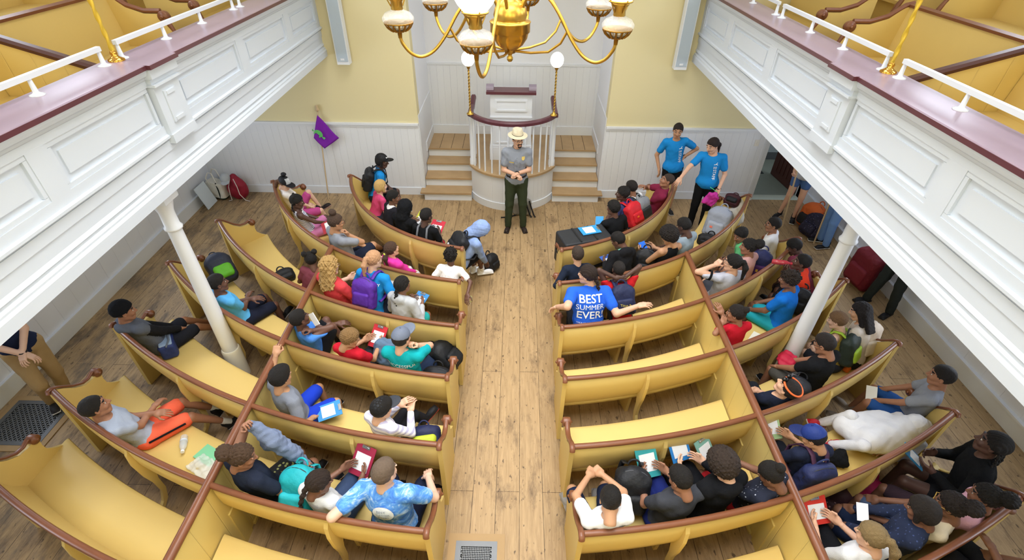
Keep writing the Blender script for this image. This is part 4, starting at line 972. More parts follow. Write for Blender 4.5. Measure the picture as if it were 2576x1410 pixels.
    if hat:
        hk = hat[0]
        if hk in ('cap', 'capback'):
            (V, Q), (V2, Q2) = tmpl('cap')
            if hk == 'capback': V = V*(-1, -1, 1); V2 = V2*(-1, -1, 1)
            cp = mesh_np('cap', T(V), Q, nylon(hat[1]), root); mesh_np('cap_brim', T(V2), Q2, nylon(hat[2] if len(hat) > 2 else hat[1]), cp)
            m = MB(); m.ball(tuple(T(np.array([(0, -.012, .14)]))[0]), .01, 8); m.build('cap_button', nylon(hat[1]), cp); P['cap'] = cp
        elif hk == 'ranger':
            (V, Q), (V2, Q2) = tmpl('ranger'); cp = mesh_np('ranger_hat', T(V), Q, mat('cream felt', '#d9cdb0', .85, bump=.2, bscale=200), root); mesh_np('hat_band', T(V2), Q2, mat('dark leather band', '#231a18', .5), cp)
        else:
            V, Q = tmpl(hk); P['cap'] = mesh_np({'hoodup': 'hood', 'beanie': 'beanie'}[hk], T(V), Q, cloth(hat[1]), root)
    if glasses:
        m = MB()
        for k in (-1, 1):
            c_ = np.array((k*.033, .106, .010)); m.tube([tuple(T(np.array([c_+(.023*cos(a), 0, .018*sin(a))]))[0]) for a in np.linspace(0, 2*pi, 15)], .0022, 5, False)
            m.tube([tuple(T(np.array([q]))[0]) for q in ((k*.056, .103, .013), (k*.078, .06, .014), (k*.083, -.01, .008))], .0022, 5)
        m.tube([tuple(T(np.array([q]))[0]) for q in ((-.011, .107, .013), (.011, .107, .013))], .002, 5); m.build('glasses', mat('glasses frame '+glasses, glasses, .3), root)
    PEOPLE[key] = P
    return P
# ---- things laid on cloth
def bvh_of(o):
    me = o.data; return BVHTree.FromPolygons([v.co.copy() for v in me.vertices], [tuple(p.vertices) for p in me.polygons])
FONTS = {}
def text_mesh(txt, size=1., bold=.0, shear=0.):
    k = (txt, bold, shear)
    if k not in FONTS:
        c = bpy.data.curves.new('t', 'FONT'); c.body = txt; c.align_x = 'CENTER'; c.align_y = 'CENTER'; c.offset = bold; c.shear = shear; c.resolution_u = 3
        o = bpy.data.objects.new('t', c); COL.objects.link(o); dg = bpy.context.evaluated_depsgraph_get(); me = bpy.data.meshes.new_from_object(o.evaluated_get(dg))
        FONTS[k] = ([tuple(v.co) for v in me.vertices], [tuple(p.vertices) for p in me.polygons]); bpy.data.objects.remove(o)
    v, f = FONTS[k]; return [(a*size, b*size) for a, b, c in v], f
def decal(P, shapes, name, color, center, nrm, up, parent=None, off=.005, on=None):
    """shapes: list of (verts2d, faces); projected along -nrm on to the garment"""
    on = on or P['shirt']; T = bvh_of(on); n = nv(nrm); up = nv(np.asarray(up)-n*(np.asarray(up)@n)); rt = np.cross(up, n); m = MB()
    for v2, fs in shapes:
        out = []
        for a, b in v2:
            p = center+rt*a+up*b+n*.35; h = T.ray_cast(Vector(p), Vector(-n), 1.)[0]
            out.append(tuple(np.array(h)+n*off) if h is not None else tuple(center+rt*a+up*b))
        m.add(out, fs)
    return m.build(name, mat('print '+color, color, .7), parent or on)
def sh2(pts, c=(0, 0)): return ([(x+c[0], y+c[1]) for x, y in pts], [tuple(range(len(pts)))])
def shgrid(w, h, n=7):
    return ([((i/n-.5)*w*(1-.25*abs(j/n)), (j/n-.5)*h) for j in range(n+1) for i in range(n+1)], [(j*(n+1)+i, j*(n+1)+i+1, (j+1)*(n+1)+i+1, (j+1)*(n+1)+i) for j in range(n) for i in range(n)])
def shdisc(r, n=24, k=4):
    v = [(0, 0)]+[(r*q/k*cos(2*pi*i/n), r*q/k*sin(2*pi*i/n)) for q in range(1, k+1) for i in range(n)]
    return (v, [(0, 1+i, 1+(i+1) % n) for i in range(n)]+[(1+q*n+i, 1+(q+1)*n+i, 1+(q+1)*n+(i+1) % n, 1+q*n+(i+1) % n) for q in range(k-1) for i in range(n)])
def mv(sp, dx=0, dy=0, rot=0., k=1.):
    c, s = cos(rot), sin(rot); return ([((x*c-y*s)*k+dx, (x*s+y*c)*k+dy) for x, y in sp[0]], sp[1])
# ---- hand-held cards and clipboards, bags
def booklet(loc, nrm, up, color, label, size=(.115, .17), paper=True, clip=True, group=None, name='clipboard'):
    loc = np.asarray(loc, float); n = nv(nrm); up = nv(np.asarray(up, float)-n*(np.asarray(up, float)@n)); rt = np.cross(up, n); w, h = size
    o = thing(name, loc, label, 'clipboard' if name == 'clipboard' else name.replace('_', ' '), group); m = MB().obox((0, 0, 0), rt*w, up*h, n*.004); m.build('board', card(color), o)
    if paper: MB().obox(n*.006-up*h*.08, rt*w*.74, up*h*.55, n*.001).build('paper', card('#eef0f2'), o)
    if clip:
        m = MB().obox(n*.008+up*h*.9, rt*w*.4, up*.014, n*.004); m.tube([tuple(n*.012+up*h*.9-rt*w*.3), tuple(n*.02+up*(h*.97)), tuple(n*.012+up*h*.9+rt*w*.3)], .003, 5); m.build('clip', mat('steel clip', '#c6c8ca', .25, metal=1.), o)
    return o
def axes(out, up=(0, 0, 1)):
    y = nv(out); z = np.asarray(up, float); z = nv(z-y*(z@y)); return np.stack((np.cross(y, z), y, z), 1)
def backpack(loc, out, col, label, size=(.16, .10, .22), col2=None, up=(0, 0, 1), group=None, straps=True, seed=0, logo=None, name='backpack', worn=None, slump=0.):
    """loc: centre of the bag; out: the way its pocket faces"""
    loc = np.asarray(loc, float); A = axes(out, up); a, b, c = size; col2 = col2 or col
    o = thing(name, loc, label, 'backpack' if name == 'backpack' else 'bag', group)
    F = Field((-.32, -.32, -.36), (.32, .32, .36), .0105)
    F.box((0, 0, -.03), A.T@A@np.array((a, b, c*.86)), A, rad=min(a, b)*.62, k=.02); F.ell(A@np.array((0, 0, c*.45)), (a*.92, b*.85, c*.55), A, .04)
    F.noise(.004, 30, seed).noise(.002, 75, seed+2); V, Q = F.mesh(); mesh_np('bag_body', V, Q, nylon(col), o)
    F = Field((-.32, -.32, -.36), (.32, .32, .36), .0105); F.box(A@np.array((0, b*.82, -c*.33)), (a*.72, b*.42, c*.42), A, rad=min(a*.3, b*.36), k=.02).noise(.003, 34, seed+1); V, Q = F.mesh(); mesh_np('front_pocket', V, Q, nylon(col2), o)
    zc = mat('zip tape '+('dark' if col != '#1d1e22' else 'grey'), '#2b2c30' if col != '#1d1e22' else '#4a4c52', .5)
    m = MB(); m.tube([tuple(A@np.array((a*1.0*cos(t), b*.25, c*.30+c*.66*sin(t)))) for t in np.linspace(-.2, pi+.2, 15)], .005, 5); m.build('zip', zc, o)
    m = MB(); m.tube([tuple(A@np.array((.05*cos(t), -b*.5, c*.92+.055*sin(t)))) for t in np.linspace(0, pi, 9)], .009, 6); m.build('handle', nylon(col), o)
    if straps:
        for k in (-1, 1):
            m = MB(); pts = [(k*a*.45, -b*.9, c*.80), (k*a*.52, -b*1.25-.02, c*.72), (k*a*.60, -b*1.45-.03, c*.3), (k*a*.7, -b*1.3-.02, -c*.3), (k*a*.8, -b*.9, -c*.75)]
            rows = []
            for p in pts:
                p = np.array(p); rows.append([tuple(A@(p+q)) for q in ((-.022, -.005, 0), (.022, -.005, 0), (.022, .005, 0), (-.022, .005, 0))])
            m.grid(rows, True, True, True); m.build('shoulder_strap', nylon(col2), o)
    if logo:
        MB().obox(A@np.array((logo[1], b*1.26, -c*.25)), A[:, 0]*logo[2], A[:, 2]*logo[3], A[:, 1]*.004).build('badge', card(logo[0]), o)
    return o
def worn(P, col, label, size=(.15, .07, .19), dz=.33, back=.185, **k):
    size = (size[0], min(size[1], .075), min(size[2], .2))
    """backpack on somebody's back, with its straps over the shoulders"""
    s = P['s']; c = P['base']+P['S']-P['u']*dz*.6*s-P['f']*(back*s*P['w']**.5)
    o = backpack(c, -P['f'], col, label, tuple(v*(.75+.25*s) for v in size), up=P['u'], straps=False, **k)
    for kx in (-1, 1):
        q = lambda r, f, u_: P['S']+P['base']-c+(P['M'][:, 0]*kx*r+P['M'][:, 1]*f+P['M'][:, 2]*u_)*s
        pts = [q(.075, -.14, -.02), q(.085, -.07, .045), q(.09, .02, .055), q(.10, .10, -.02), q(.115, .148*P['w']**.5, -.14), q(.155, .10, -.27), q(.15, -.06, -.33)]
        rows = []; ww = P['M'][:, 0]*.021*(.8+.2*s)
        for i, p in enumerate(pts):
            t = nv(pts[min(i+1, 6)]-pts[max(i-1, 0)]); nn = nv(np.cross(t, ww)); rows.append([tuple(p-ww+nn*.006), tuple(p+ww+nn*.006), tuple(p+ww-nn*.006), tuple(p-ww-nn*.006)])
        MB().grid(rows, True, True, True).build('shoulder_strap', nylon(k.get('col2') or col), o)
    return o
def held(P, color, label, up=.5, dist=.02, size=(.105, .155), **k):
    """clipboard between both hands, tilted towards the holder's face"""
    c = (P['tg'][0]+P['tg'][1])/2+P['base']+P['Fw']*dist+np.array((0, 0, .02)); to = P['hp']+P['base']-c; n = nv(to*np.array((1, 1, 1.2))); return booklet(c, n, P['Fw']*.8+np.array((0, 0, .5)), color, label, size, **k)
BAKE = {'a1': ((-2.150, 7.776, 1.140), (-2.348, 7.732, 0.533)),
        'a2': ((-2.001, 7.238, 1.000), (-2.149, 7.164, 0.517)),
        'a3': ((-1.704, 6.794, 1.050), (-1.837, 6.684, 0.522)),
        'a4': ((-1.441, 6.382, 1.120), (-1.480, 6.332, 0.527)),
        'a5': ((-1.115, 6.182, 1.100), (-1.155, 6.111, 0.526)),
        'a7': ((-3.484, 7.158, 1.070), (-3.395, 7.204, 0.522)),
        'a8': ((-3.092, 6.590, 1.070), (-3.032, 6.635, 0.522)),
        'a9': ((-2.260, 5.806, 1.210), (-2.227, 5.851, 0.538)),
        'a10': ((-1.466, 5.453, 1.030), (-1.478, 5.425, 0.517)),
        'a11': ((-0.691, 5.379, 0.990), (-0.731, 5.188, 0.517)),
        'a12': ((-2.425, 5.268, 0.970), (-2.510, 5.134, 0.513)),
        'a13': ((-2.114, 4.806, 1.210), (-2.099, 4.835, 0.538)),
        'a14': ((-1.573, 4.854, 1.210), (-1.653, 4.641, 0.536)),
        'a15': ((-1.160, 4.611, 1.110), (-1.192, 4.493, 0.527)),
        'a16': ((-3.275, 4.543, 1.140), (-3.216, 4.628, 0.531)),
        'a17': ((-2.206, 4.011, 1.100), (-2.163, 4.112, 0.526)),
        'a18': ((-1.550, 3.751, 1.080), (-1.530, 3.821, 0.524)),
        'a19': ((-0.976, 3.634, 1.210), (-0.966, 3.688, 0.538)),
        'a20': ((-4.034, 4.022, 1.150), (-3.950, 4.138, 0.533)),
        'a21': ((-2.084, 3.150, 1.150), (-2.077, 3.174, 0.531)),
        'a22': ((-1.030, 2.872, 1.070), (-1.023, 2.915, 0.522)),
        'a23': ((-3.525, 2.782, 1.140), (-3.444, 2.937, 0.533)),
        'a24': ((-2.066, 2.296, 1.180), (-2.043, 2.377, 0.535)),
        'a25': ((-1.356, 2.135, 1.100), (-1.341, 2.210, 0.526)),
        'a26': ((-0.821, 2.134, 1.260), (-0.822, 2.130, 0.544)),
        'b28': ((2.519, 7.289, 1.160), (2.371, 7.348, 0.535)),
        'b29': ((2.003, 7.105, 1.060), (2.194, 6.991, 0.526)),
        'b30': ((1.812, 6.897, 1.080), (2.018, 6.735, 0.526)),
        'b31': ((1.564, 6.470, 1.120), (1.655, 6.361, 0.529)),
        'b34': ((0.944, 5.299, 1.100), (0.965, 5.209, 0.526)),
        'b35': ((1.510, 5.615, 1.120), (1.594, 5.414, 0.529)),
        'b36': ((2.176, 5.664, 1.170), (2.150, 5.704, 0.533)),
        'b37': ((2.476, 5.884, 1.180), (2.452, 5.915, 0.535)),
        'b38': ((0.987, 4.661, 1.270), (1.035, 4.424, 0.544)),
        'b39': ((1.422, 4.857, 1.130), (1.518, 4.547, 0.526)),
        'b40': ((3.270, 5.974, 1.010), (3.392, 5.850, 0.518)),
        'b41': ((3.186, 5.517, 1.120), (3.219, 5.476, 0.527)),
        'b42': ((2.777, 5.070, 1.180), (2.743, 5.123, 0.535)),
        'b43': ((3.771, 6.153, 1.070), (3.837, 6.098, 0.522)),
        'b44': ((3.886, 5.685, 1.020), (4.060, 5.270, 0.527)),
        'b45': ((3.746, 5.209, 1.100), (3.888, 5.049, 0.529)),
        'b46': ((3.390, 4.773, 1.160), (3.448, 4.693, 0.533)),
        'b47': ((2.588, 4.254, 1.070), (2.602, 4.227, 0.522)),
        'b48': ((3.974, 4.257, 1.130), (4.071, 4.124, 0.531)),
        'b49': ((3.779, 4.143, 1.010), (3.881, 3.991, 0.518)),
        'b50': ((3.299, 3.691, 1.170), (3.320, 3.651, 0.533)),
        'b51': ((2.665, 3.239, 1.110), (2.630, 3.326, 0.527)),
        'b52': ((4.236, 3.310, 1.150), (4.233, 3.316, 0.531)),
        'b54': ((2.720, 2.538, 1.090), (2.715, 2.552, 0.524)),
        'b55': ((4.094, 2.512, 1.230), (4.137, 2.434, 0.540)),
        'b56': ((3.821, 2.120, 1.110), (3.762, 2.239, 0.527)),
        'b57': ((3.488, 2.032, 1.130), (3.459, 2.097, 0.529)),
        'b58': ((3.235, 1.982, 1.140), (3.228, 1.999, 0.529)),
        'b59': ((2.739, 1.790, 1.120), (2.731, 1.814, 0.527)),
        'b60': ((0.901, 2.012, 1.130), (0.889, 2.122, 0.529)),
        'b61': ((1.473, 2.188, 1.150), (1.469, 2.208, 0.531)),
        'b62': ((1.831, 2.307, 1.180), (1.836, 2.286, 0.535)),
        'b63': ((2.274, 2.272, 1.110), (2.238, 2.393, 0.527))}
YAW = dict(a7=25, a8=35, a9=42, a12=88, a13=58, a15=60, a16=56, a17=45, a18=68, a19=80, a20=66, a21=52, a22=60, a23=46, a24=58, a25=66, a26=84,
           b40=150, b41=125, b42=106, b43=140, b44=138, b45=135, b46=134, b47=96, b48=130, b49=134, b50=118, b51=93, b52=138, b54=100, b55=146, b56=145, b57=138, b58=138, b59=100)
FWD = dict(a1=.08, a14=.08, b29=.08, b30=.06, b39=.07, b49=.08, b54=.09)
NUDGE = dict(a12=-.05, a13=.07, a17=.05, a21=.06, a24=.06, b42=.04, b47=.07, b51=.06, b54=.03, b59=.02, b63=-.05)
LOOK = dict(a1=0, a3=-10, a8=0, a9=-5, a10=-5, a13=0, a15=-10, a16=0, a17=-5, a19=-10, a20=0, a21=0, a23=-5, b28=5, b30=10, b41=8, b42=8, b43=4, b45=6, b46=6, b47=18, b48=5, b49=0, b50=0, b51=5, b52=8, b55=8, b56=14, b57=10, b58=12)
BK, DK, LB = '#15110f', '#241a14', '#5d4634'
def pp(key, label, s, yaw, **k):
    h, p = BAKE[key]; yaw = YAW.get(key, yaw)
    if key in FWD:
        n_ = nv((.07-p[0], 9.2-p[1])); h = (h[0]+n_[0]*FWD[key], h[1]+n_[1]*FWD[key], h[2]+FWD[key]*.35); p = (p[0]+n_[0]*FWD[key], p[1]+n_[1]*FWD[key], p[2])
    dx = NUDGE.get(key, 0); h = (h[0]+dx, h[1], h[2]); p = (p[0]+dx, p[1], p[2])
    if key in LOOK: k['hyaw'] = math.degrees(atan2(7.6-h[1], .14-h[0]))+LOOK[key]
    if 'dh' in k: h = tuple(np.add(h, k.pop('dh')))
    if 'dp' in k: p = tuple(np.add(p, k.pop('dp')))
    return person(key, label, p, h, s, yaw, **k)
BLUEST = '#1f86cf'
def staff(P, sgn=1):
    """white letter mark and sideways STAFF on the wearer's left chest"""
    c = P['base']+P['S']*1.+P['M'][:, 0]*(-.075*P['s'])-P['u']*.17*P['s']; c = c-P['base']; n = P['f']; u = P['u']
    sh = [mv(text_mesh('STAFF', .066, .010), 0, -.12, -pi/2), mv(text_mesh('Y', .08, .012), 0, .055, -pi/2+.25)]
    for q in range(4): sh.append(sh2([(-.024+q*.014, -.018), (-.018+q*.014, -.018), (-.018+q*.014, .018), (-.024+q*.014, .018)]))
    decal(P, sh, 'lettering', '#eef2f6', c, n, u)
# ---------------- left side, front row
P = pp('a1', 'person in black cap and bright blue shirt at far end of the front left pew', .92, 15, hyaw=5, pitch=12, sk='deep', hair=('bob', BK), top=('tee', BLUEST), bot=('shorts', '#20242c'), hat=('cap', '#15161a'), seed=1)
decal(P, [sh2([(-.03, -.004), (-.012, -.018), (.045, .02), (-.008, -.004), (-.024, .008)])], 'cap_mark', '#f2f2f2', P['hp']+P['H'][:, 1]*.07+P['H'][:, 2]*.09, P['H'][:, 1]*.8+P['H'][:, 2]*.35-P['H'][:, 0]*-.5, P['H'][:, 2], on=P['cap'], off=.003)
b = worn(P, '#1d1e22', 'tall black backpack worn over a bright blue shirt in the front left pew', (.155, .10, .25))
P = pp('a2', 'blond child with bobbed hair and pink shirt in the front left pew', .74, 35, hyaw=38, sk='fair', hair=('bob', '#c9a566'), top=('tee', '#d14a78'), bot=('shorts', '#3a3a48'))
P = pp('a3', 'child with short dark hair, white hood and dark jacket between pink shirt and black hood', .80, 40, hyaw=22, sk='brown', hair=('fade', BK), top=('long', '#25242a', '#e8e6e4'), bot=('shorts', '#2a2c34'), seed=2)
P = pp('a4', 'person with black hood pulled up holding a yellow-green card in the front left pew', .86, 60, pitch=25, hair=('short', BK), sk='brown', top=('hoodup', '#17181b'), bot=('pants', '#1b1c20'), hat=('hoodup', '#17181b'), arms='book', seed=3)
held(P, '#c2c33a', 'yellow-green clipboard held by the child in the black hood', dist=.06)
P = pp('a5', 'boy in black shirt with grey backpack straps in the front left pew', .84, 70, hyaw=55, pitch=12, sk='deep', hair=('fade', BK), top=('tee', '#18191c'), bot=('shorts', '#b32534'), arms='book', seed=4)
held(P, '#c2243a', 'red clipboard with white paper on the lap of the boy in grey straps', dist=.05)
for kx, nm in ((-1, 'left'), (1, 'right')): pass
m = MB()
for kx in (-1, 1):
    q = lambda r, f, u_: P['S']+(P['M'][:, 0]*kx*r+P['M'][:, 1]*f+P['M'][:, 2]*u_)*P['s']
    m.tube([tuple(q(.09, -.135, -.25)), tuple(q(.09, -.135, -.10)), tuple(q(.085, -.09, .03)), tuple(q(.085, .0, .06)), tuple(q(.10, .10, .0)), tuple(q(.12, .15, -.14))], .016, 6)
m.build('strap', nylon('#6e7076'), P['root'])
# bending figure at the aisle end
h6 = (-.33, 6.02, 1.00); p6 = (-.66, 5.87, .53)
P = person('a6', 'person in light blue hood bending down over the aisle end of the front left pew', p6, h6, .94, 25, hyaw=5, pitch=55, sk='dark', hair=('short', BK), top=('hoodup', '#8ba2d2'), bot=('shorts', '#1c1d22'), hat=('hoodup', '#8ba2d2'),
           arms=(('w', -.40, 6.22, .30), ('w', -.22, 6.22, .10)), legs=((('w', -.52, 6.22, .50), ('w', -.48, 6.33, .09)), (('w', -.40, 6.12, .50), ('w', -.36, 6.28, .09))), shoes=('#e9e9ec', '#f0f0f0'), socks='#ececec', seed=5)
b = worn(P, '#1d1e22', 'bulky black backpack on the back of the bending light blue hood', (.175, .12, .24), logo=('#e8e8e8', .06, .018, .012))
# ---------------- left, second row
P = pp('a7', 'girl in black and grey cap with knee drawn up, outer end of second left pew', .80, 8, hyaw=-22, pitch=28, sk='fair', hair=('lowpony', '#6b4a35'), top=('tee', '#ece7e2'), bot=('shorts', '#bd4f8e'), hat=('cap', '#17181c', '#1a1b20'), legs=(((-.10, .26, .36), (-.08, .42, -.02)), ((.12, .40, .02), (.10, .55, -.36))), arms='lap', shoes=('#1d1517', '#b08a80'))
V, Q = tmpl('cap')[0]
decal(P, [shgrid(.105, .085)], 'grey_front', '#aeb1b4', P['hp']+P['H'][:, 1]*.05+P['H'][:, 2]*.095, P['H'][:, 1]+P['H'][:, 2]*.55, P['H'][:, 2], on=P['cap'], off=.004)
decal(P, [mv(text_mesh('T', .06, .0), 0, .005)], 'cap_letter', '#e9e9ea', P['hp']+P['H'][:, 1]*.05+P['H'][:, 2]*.095, P['H'][:, 1]+P['H'][:, 2]*.55, P['H'][:, 2], on=P['cap'], off=.009)
mb = MB(); mb.ball(tuple(P['hp']+P['H'][:, 2]*.16-P['H'][:, 1]*.05), .034, 12, (1.3, 1, .9)).build('pompom', hairm('#1a1a22'), P['root'])
STR = mat('navy striped cotton', '#dcdce6', .9)
def stripes(m, c1, c2, sc=60, axis=2):
    nt = m.node_tree; b = nt.nodes['Principled BSDF']; tc = nt.nodes.new('ShaderNodeTexCoord'); wv = nt.nodes.new('ShaderNodeTexWave'); wv.bands_direction = 'XYZ'[axis]; wv.inputs['Scale'].default_value = sc/6.28; wv.inputs['Distortion'].default_value = 1.2; wv.inputs['Detail Scale'].default_value = 1
    r = nt.nodes.new('ShaderNodeMapRange'); r.inputs['From Min'].default_value = .55; r.inputs['From Max'].default_value = .65; mx = nt.nodes.new('ShaderNodeMix'); mx.data_type = 'RGBA'; mx.inputs[6].default_value = (*hexc(c1), 1); mx.inputs[7].default_value = (*hexc(c2), 1)
    nt.links.new(tc.outputs['Object'], wv.inputs['Vector']); nt.links.new(wv.outputs['Fac'], r.inputs['Value']); nt.links.new(r.outputs[0], mx.inputs[0]); nt.links.new(mx.outputs[2], b.inputs['Base Color']); return m
def spots(m, c1, c2, sc=40, th=.25, rnd=1.):
    nt = m.node_tree; b = nt.nodes['Principled BSDF']; tc = nt.nodes.new('ShaderNodeTexCoord'); vo = nt.nodes.new('ShaderNodeTexVoronoi'); vo.inputs['Scale'].default_value = sc; vo.inputs['Randomness'].default_value = rnd
    r = nt.nodes.new('ShaderNodeMapRange'); r.inputs['From Min'].default_value = th; r.inputs['From Max'].default_value = th*.85; mx = nt.nodes.new('ShaderNodeMix'); mx.data_type = 'RGBA'; mx.inputs[6].default_value = (*hexc(c1), 1); mx.inputs[7].default_value = (*hexc(c2), 1)
    nt.links.new(tc.outputs['Object'], vo.inputs['Vector']); nt.links.new(vo.outputs['Distance'], r.inputs['Value']); nt.links.new(r.outputs[0], mx.inputs[0]); nt.links.new(mx.outputs[2], b.inputs['Base Color']); return m
stripes(STR, '#e4e3ea', '#56608e', 95)
P = pp('a8', 'girl with black pigtails and navy striped white top in the second left pew', .80, 15, hyaw=15, pitch=15, sk='deep', hair=('braids', BK), top=('tank', '#dddddd', STR), bot=('shorts', '#c77aa8'), arms=((-.1, .3, .1), (.12, .36, .12)), legs=(((-.12, .36, .14), (-.1, .5, -.3)), ((.16, .40, .04), (.1, .5, -.36))), elb=((-.9, -.3, -.5), (1, -.5, -.3)))
booklet((-2.60, 6.42, .78), (-.2, -.5, .8), (.9, .3, .3), '#b23a44', 'red clipboard with white paper held by the girl in navy stripes', (.10, .14))
P = pp('a9', 'woman in grey shirt with top bun and dark glasses resting cheek on hand', .98, 20, hyaw=-5, pitch=12, roll=0, sk='tan', hair=('highbun', '#4a382c'), top=('tee', '#8f949e'), bot=('shorts', '#23283a'), glasses='#1a1a1e', arms=((.06, .34, .10), ('w', -2.08, 5.79, 1.10)), elb=(None, (.2, .4, -1)), legs='cross', hand=('relaxed', 'grip'), shoes=('#3b3230', '#7a6a60'), seed=6, w=1.08)
booklet((-1.92, 5.73, .64), (0, -.3, 1), (.5, .8, .1), '#cfcf62', 'small yellow card lying on the legs of the woman with the top bun', (.05, .09), paper=True, clip=False, name='card')
P = pp('a10', 'girl with brown ponytail and hot pink jacket in the second left pew', .74, 50, hyaw=10, pitch=-2, sk='light', hair=('lowpony', '#4a3426', '#d8d850', (.0, -.12, -.02)), top=('hoodie', '#dd3ca0'), bot=('pants', '#cfd0d8'), arms='low', shoes=('#e8e8ee', '#ffffff'), seed=7)
PD = spots(mat('blue dotted white cotton', '#f0eff0', .9), '#efeef0', '#4a56a0', 42, .14, .25)
P = pp('a11', 'child with short black twists and dotted white shirt at the aisle pew end', .74, 85, hyaw=95, pitch=8, sk='dark', hair=('twist', BK), top=('tee', '#eeeeee', PD), bot=('shorts', '#2b2c36'), arms=((-.2, .3, .1), ('w', -.44, 4.98, .62)), elb=(None, (1, .2, -.3)), seed=1)
# ---------------- left, third row
P = pp('a12', 'child with two black hair buns crouching low behind the curly blond woman', .70, 80, hyaw=120, pitch=20, sk='dark', hair=('puffs', BK), top=('tee', '#7b3f4c'), bot=('shorts', '#222222'))
P = pp('a13', 'woman with long curly blond hair and red shirt beside the left partition', .98, 35, hyaw=20, pitch=8, sk='fair', hair=('longcurl', '#b8945c'), top=('tee', '#cf4148'), bot=('pants', '#2b2f3a'), arms='book', glasses='#6b5a4a', seed=2, w=1.1)
held(P, '#d6c94a', 'yellow clipboard in the hands of the curly blond woman', dist=.04, size=(.09, .13))
P = pp('a14', 'woman with strawberry blond ponytail and bright blue shirt wearing a purple backpack', .96, 70, hyaw=55, pitch=12, sk='fair', hair=('pony', '#c3946e', '#f2f2f2'), top=('tee', '#2089d2'), bot=('shorts', '#2a3040'), arms='book', seed=0)
decal(P, [mv(text_mesh('Y', .05, .005), .0, .03)], 'lettering', '#eef2f6', P['S']+P['Rt']*.13*P['s']-P['u']*.14*P['s'], -P['f'], P['u'])
b = worn(P, '#552a96', 'purple backpack worn by the woman with the strawberry blond ponytail', (.15, .085, .2))
held(P, '#a9adb4', 'silver grey clipboard held out by the woman with the purple backpack', dist=.10, size=(.11, .16))
P = pp('a15', 'girl with long black braid, light grey hooded top and teal shorts in third left pew', .86, 50, hyaw=20, pitch=5, sk='brown', hair=('braid', BK), top=('hoodie', '#b4b6ba'), bot=('shorts', '#2aa6a6'), arms='book', seed=3)
held(P, '#3f86c4', 'blue clipboard on the lap of the girl with the long black braid', dist=.03, size=(.09, .12))
# ---------------- left, fourth row
P = pp('a16', 'boy in light blue shirt and navy shorts with folded arms behind the left white column', .90, 12, hyaw=-8, pitch=0, sk='dark', hair=('fade', BK), top=('tee', '#58a9e0'), bot=('shorts', '#1b1f30'), arms='fold', legs=(((-.12, .42, .03), (-.06, .56, -.37)), ((.12, .42, .0), (.12, .46, -.42))), seed=2)
P = pp('a17', 'boy in blue shirt hugging his knees with a white phone in the fourth left pew', .84, 15, hyaw=5, pitch=-8, sk='dark', hair=('fade', BK), top=('tee', '#4b86dc'), bot=('shorts', '#1b1c20'), legs='up', arms=((.06, .40, .28), ('w', -2.03, 4.0, 1.02)), elb=(None, (.4, .5, -1)), hand=('relaxed', 'grip'), seed=1)
o = thing('phone', (-2.0, 4.01, 1.10), 'white phone held up by the boy hugging his knees', 'phone'); MB().obox((0, 0, 0), (.03, -.005, .02), (-.03, .02, .065), (.002, .004, -.001)).build('phone_body', card('#e8e8ea'), o)
P = pp('a18', 'child with curly golden brown hair and red shirt writing on a red clipboard', .82, 60, hyaw=30, pitch=25, sk='tan', hair=('shortcurl', '#8a6a42'), top=('tee', '#c01f30'), bot=('shorts', '#2a2a30'), arms='book', seed=0)
V, Q = tmpl('afro', 0); 
held(P, '#c4303a', 'red clipboard with white paper beside the curly golden-haired child', dist=.07, size=(.09, .13))
P = pp('a19', 'young man in grey blue cap and teal shirt with white lettering on the back', .98, 75, hyaw=35, pitch=8, sk='light', hair=('short', '#2a211c'), top=('tee', '#15a2aa'), bot=('shorts', '#243048'), hat=('cap', '#6a7284', '#6a7284'), arms=((-.05, .34, .06), ('w', -.86, 3.74, 1.10)), elb=(None, (.5, .5, -1)), legs='wide', hand=('relaxed', 'grip'), seed=4)
decal(P, [mv(text_mesh('SUCCESSFUL', .056, .004), 0, 0)], 'lettering', '#eef4f4', P['S']-P['u']*.105*P['s'], -P['f']+P['u']*.1, P['u'])
# ---------------- left, fifth row
P = pp('a20', 'boy in black knit cap and grey hooded vest in the fifth left pew', .92, 8, hyaw=12, pitch=8, sk='mid', hair=('buzz', BK), top=('vest', '#5b606c', '#1b1c20'), bot=('shorts', '#20222a'), hat=('beanie', '#15161a'), arms='lap', legs=(((-.10, .41, .04), (-.06, .74, -.26)), ((.12, .42, .0), (.10, .76, -.30))), shoes=('#1c1c20', '#e4e4e4'), seed=5)
P = pp('a21', 'boy in grey shirt and bright blue shorts reaching up to the left partition rail', .90, 22, hyaw=10, pitch=12, sk='tan', hair=('thick', BK), top=('tee', '#7d828e'), bot=('shorts', '#1f3fc0'), arms=(('w', -2.28, 3.62, 1.03), ('w', -1.82, 3.12, .55)), elb=((-.7, .1, -.6), None), hand=('grip', 'relaxed'), legs='wide', seed=0, w=1.08)
decal(P, [mv(text_mesh('A', .05, .002), -.03, .0), mv(text_mesh('M', .05, .002), .03, -.02)], 'lettering', '#d9633c', P['S']-P['u']*.2*P['s'], P['f'], P['u'])
booklet((-1.70, 3.2, .60), (0, -.4, 1), (.9, .35, .1), '#3a8fd0', 'bright blue clipboard held low by the boy in bright blue shorts', (.08, .12))
LAV = stripes(mat('lavender striped cotton', '#e6e4ec', .9), '#e8e6ee', '#b9b6d2', 40)
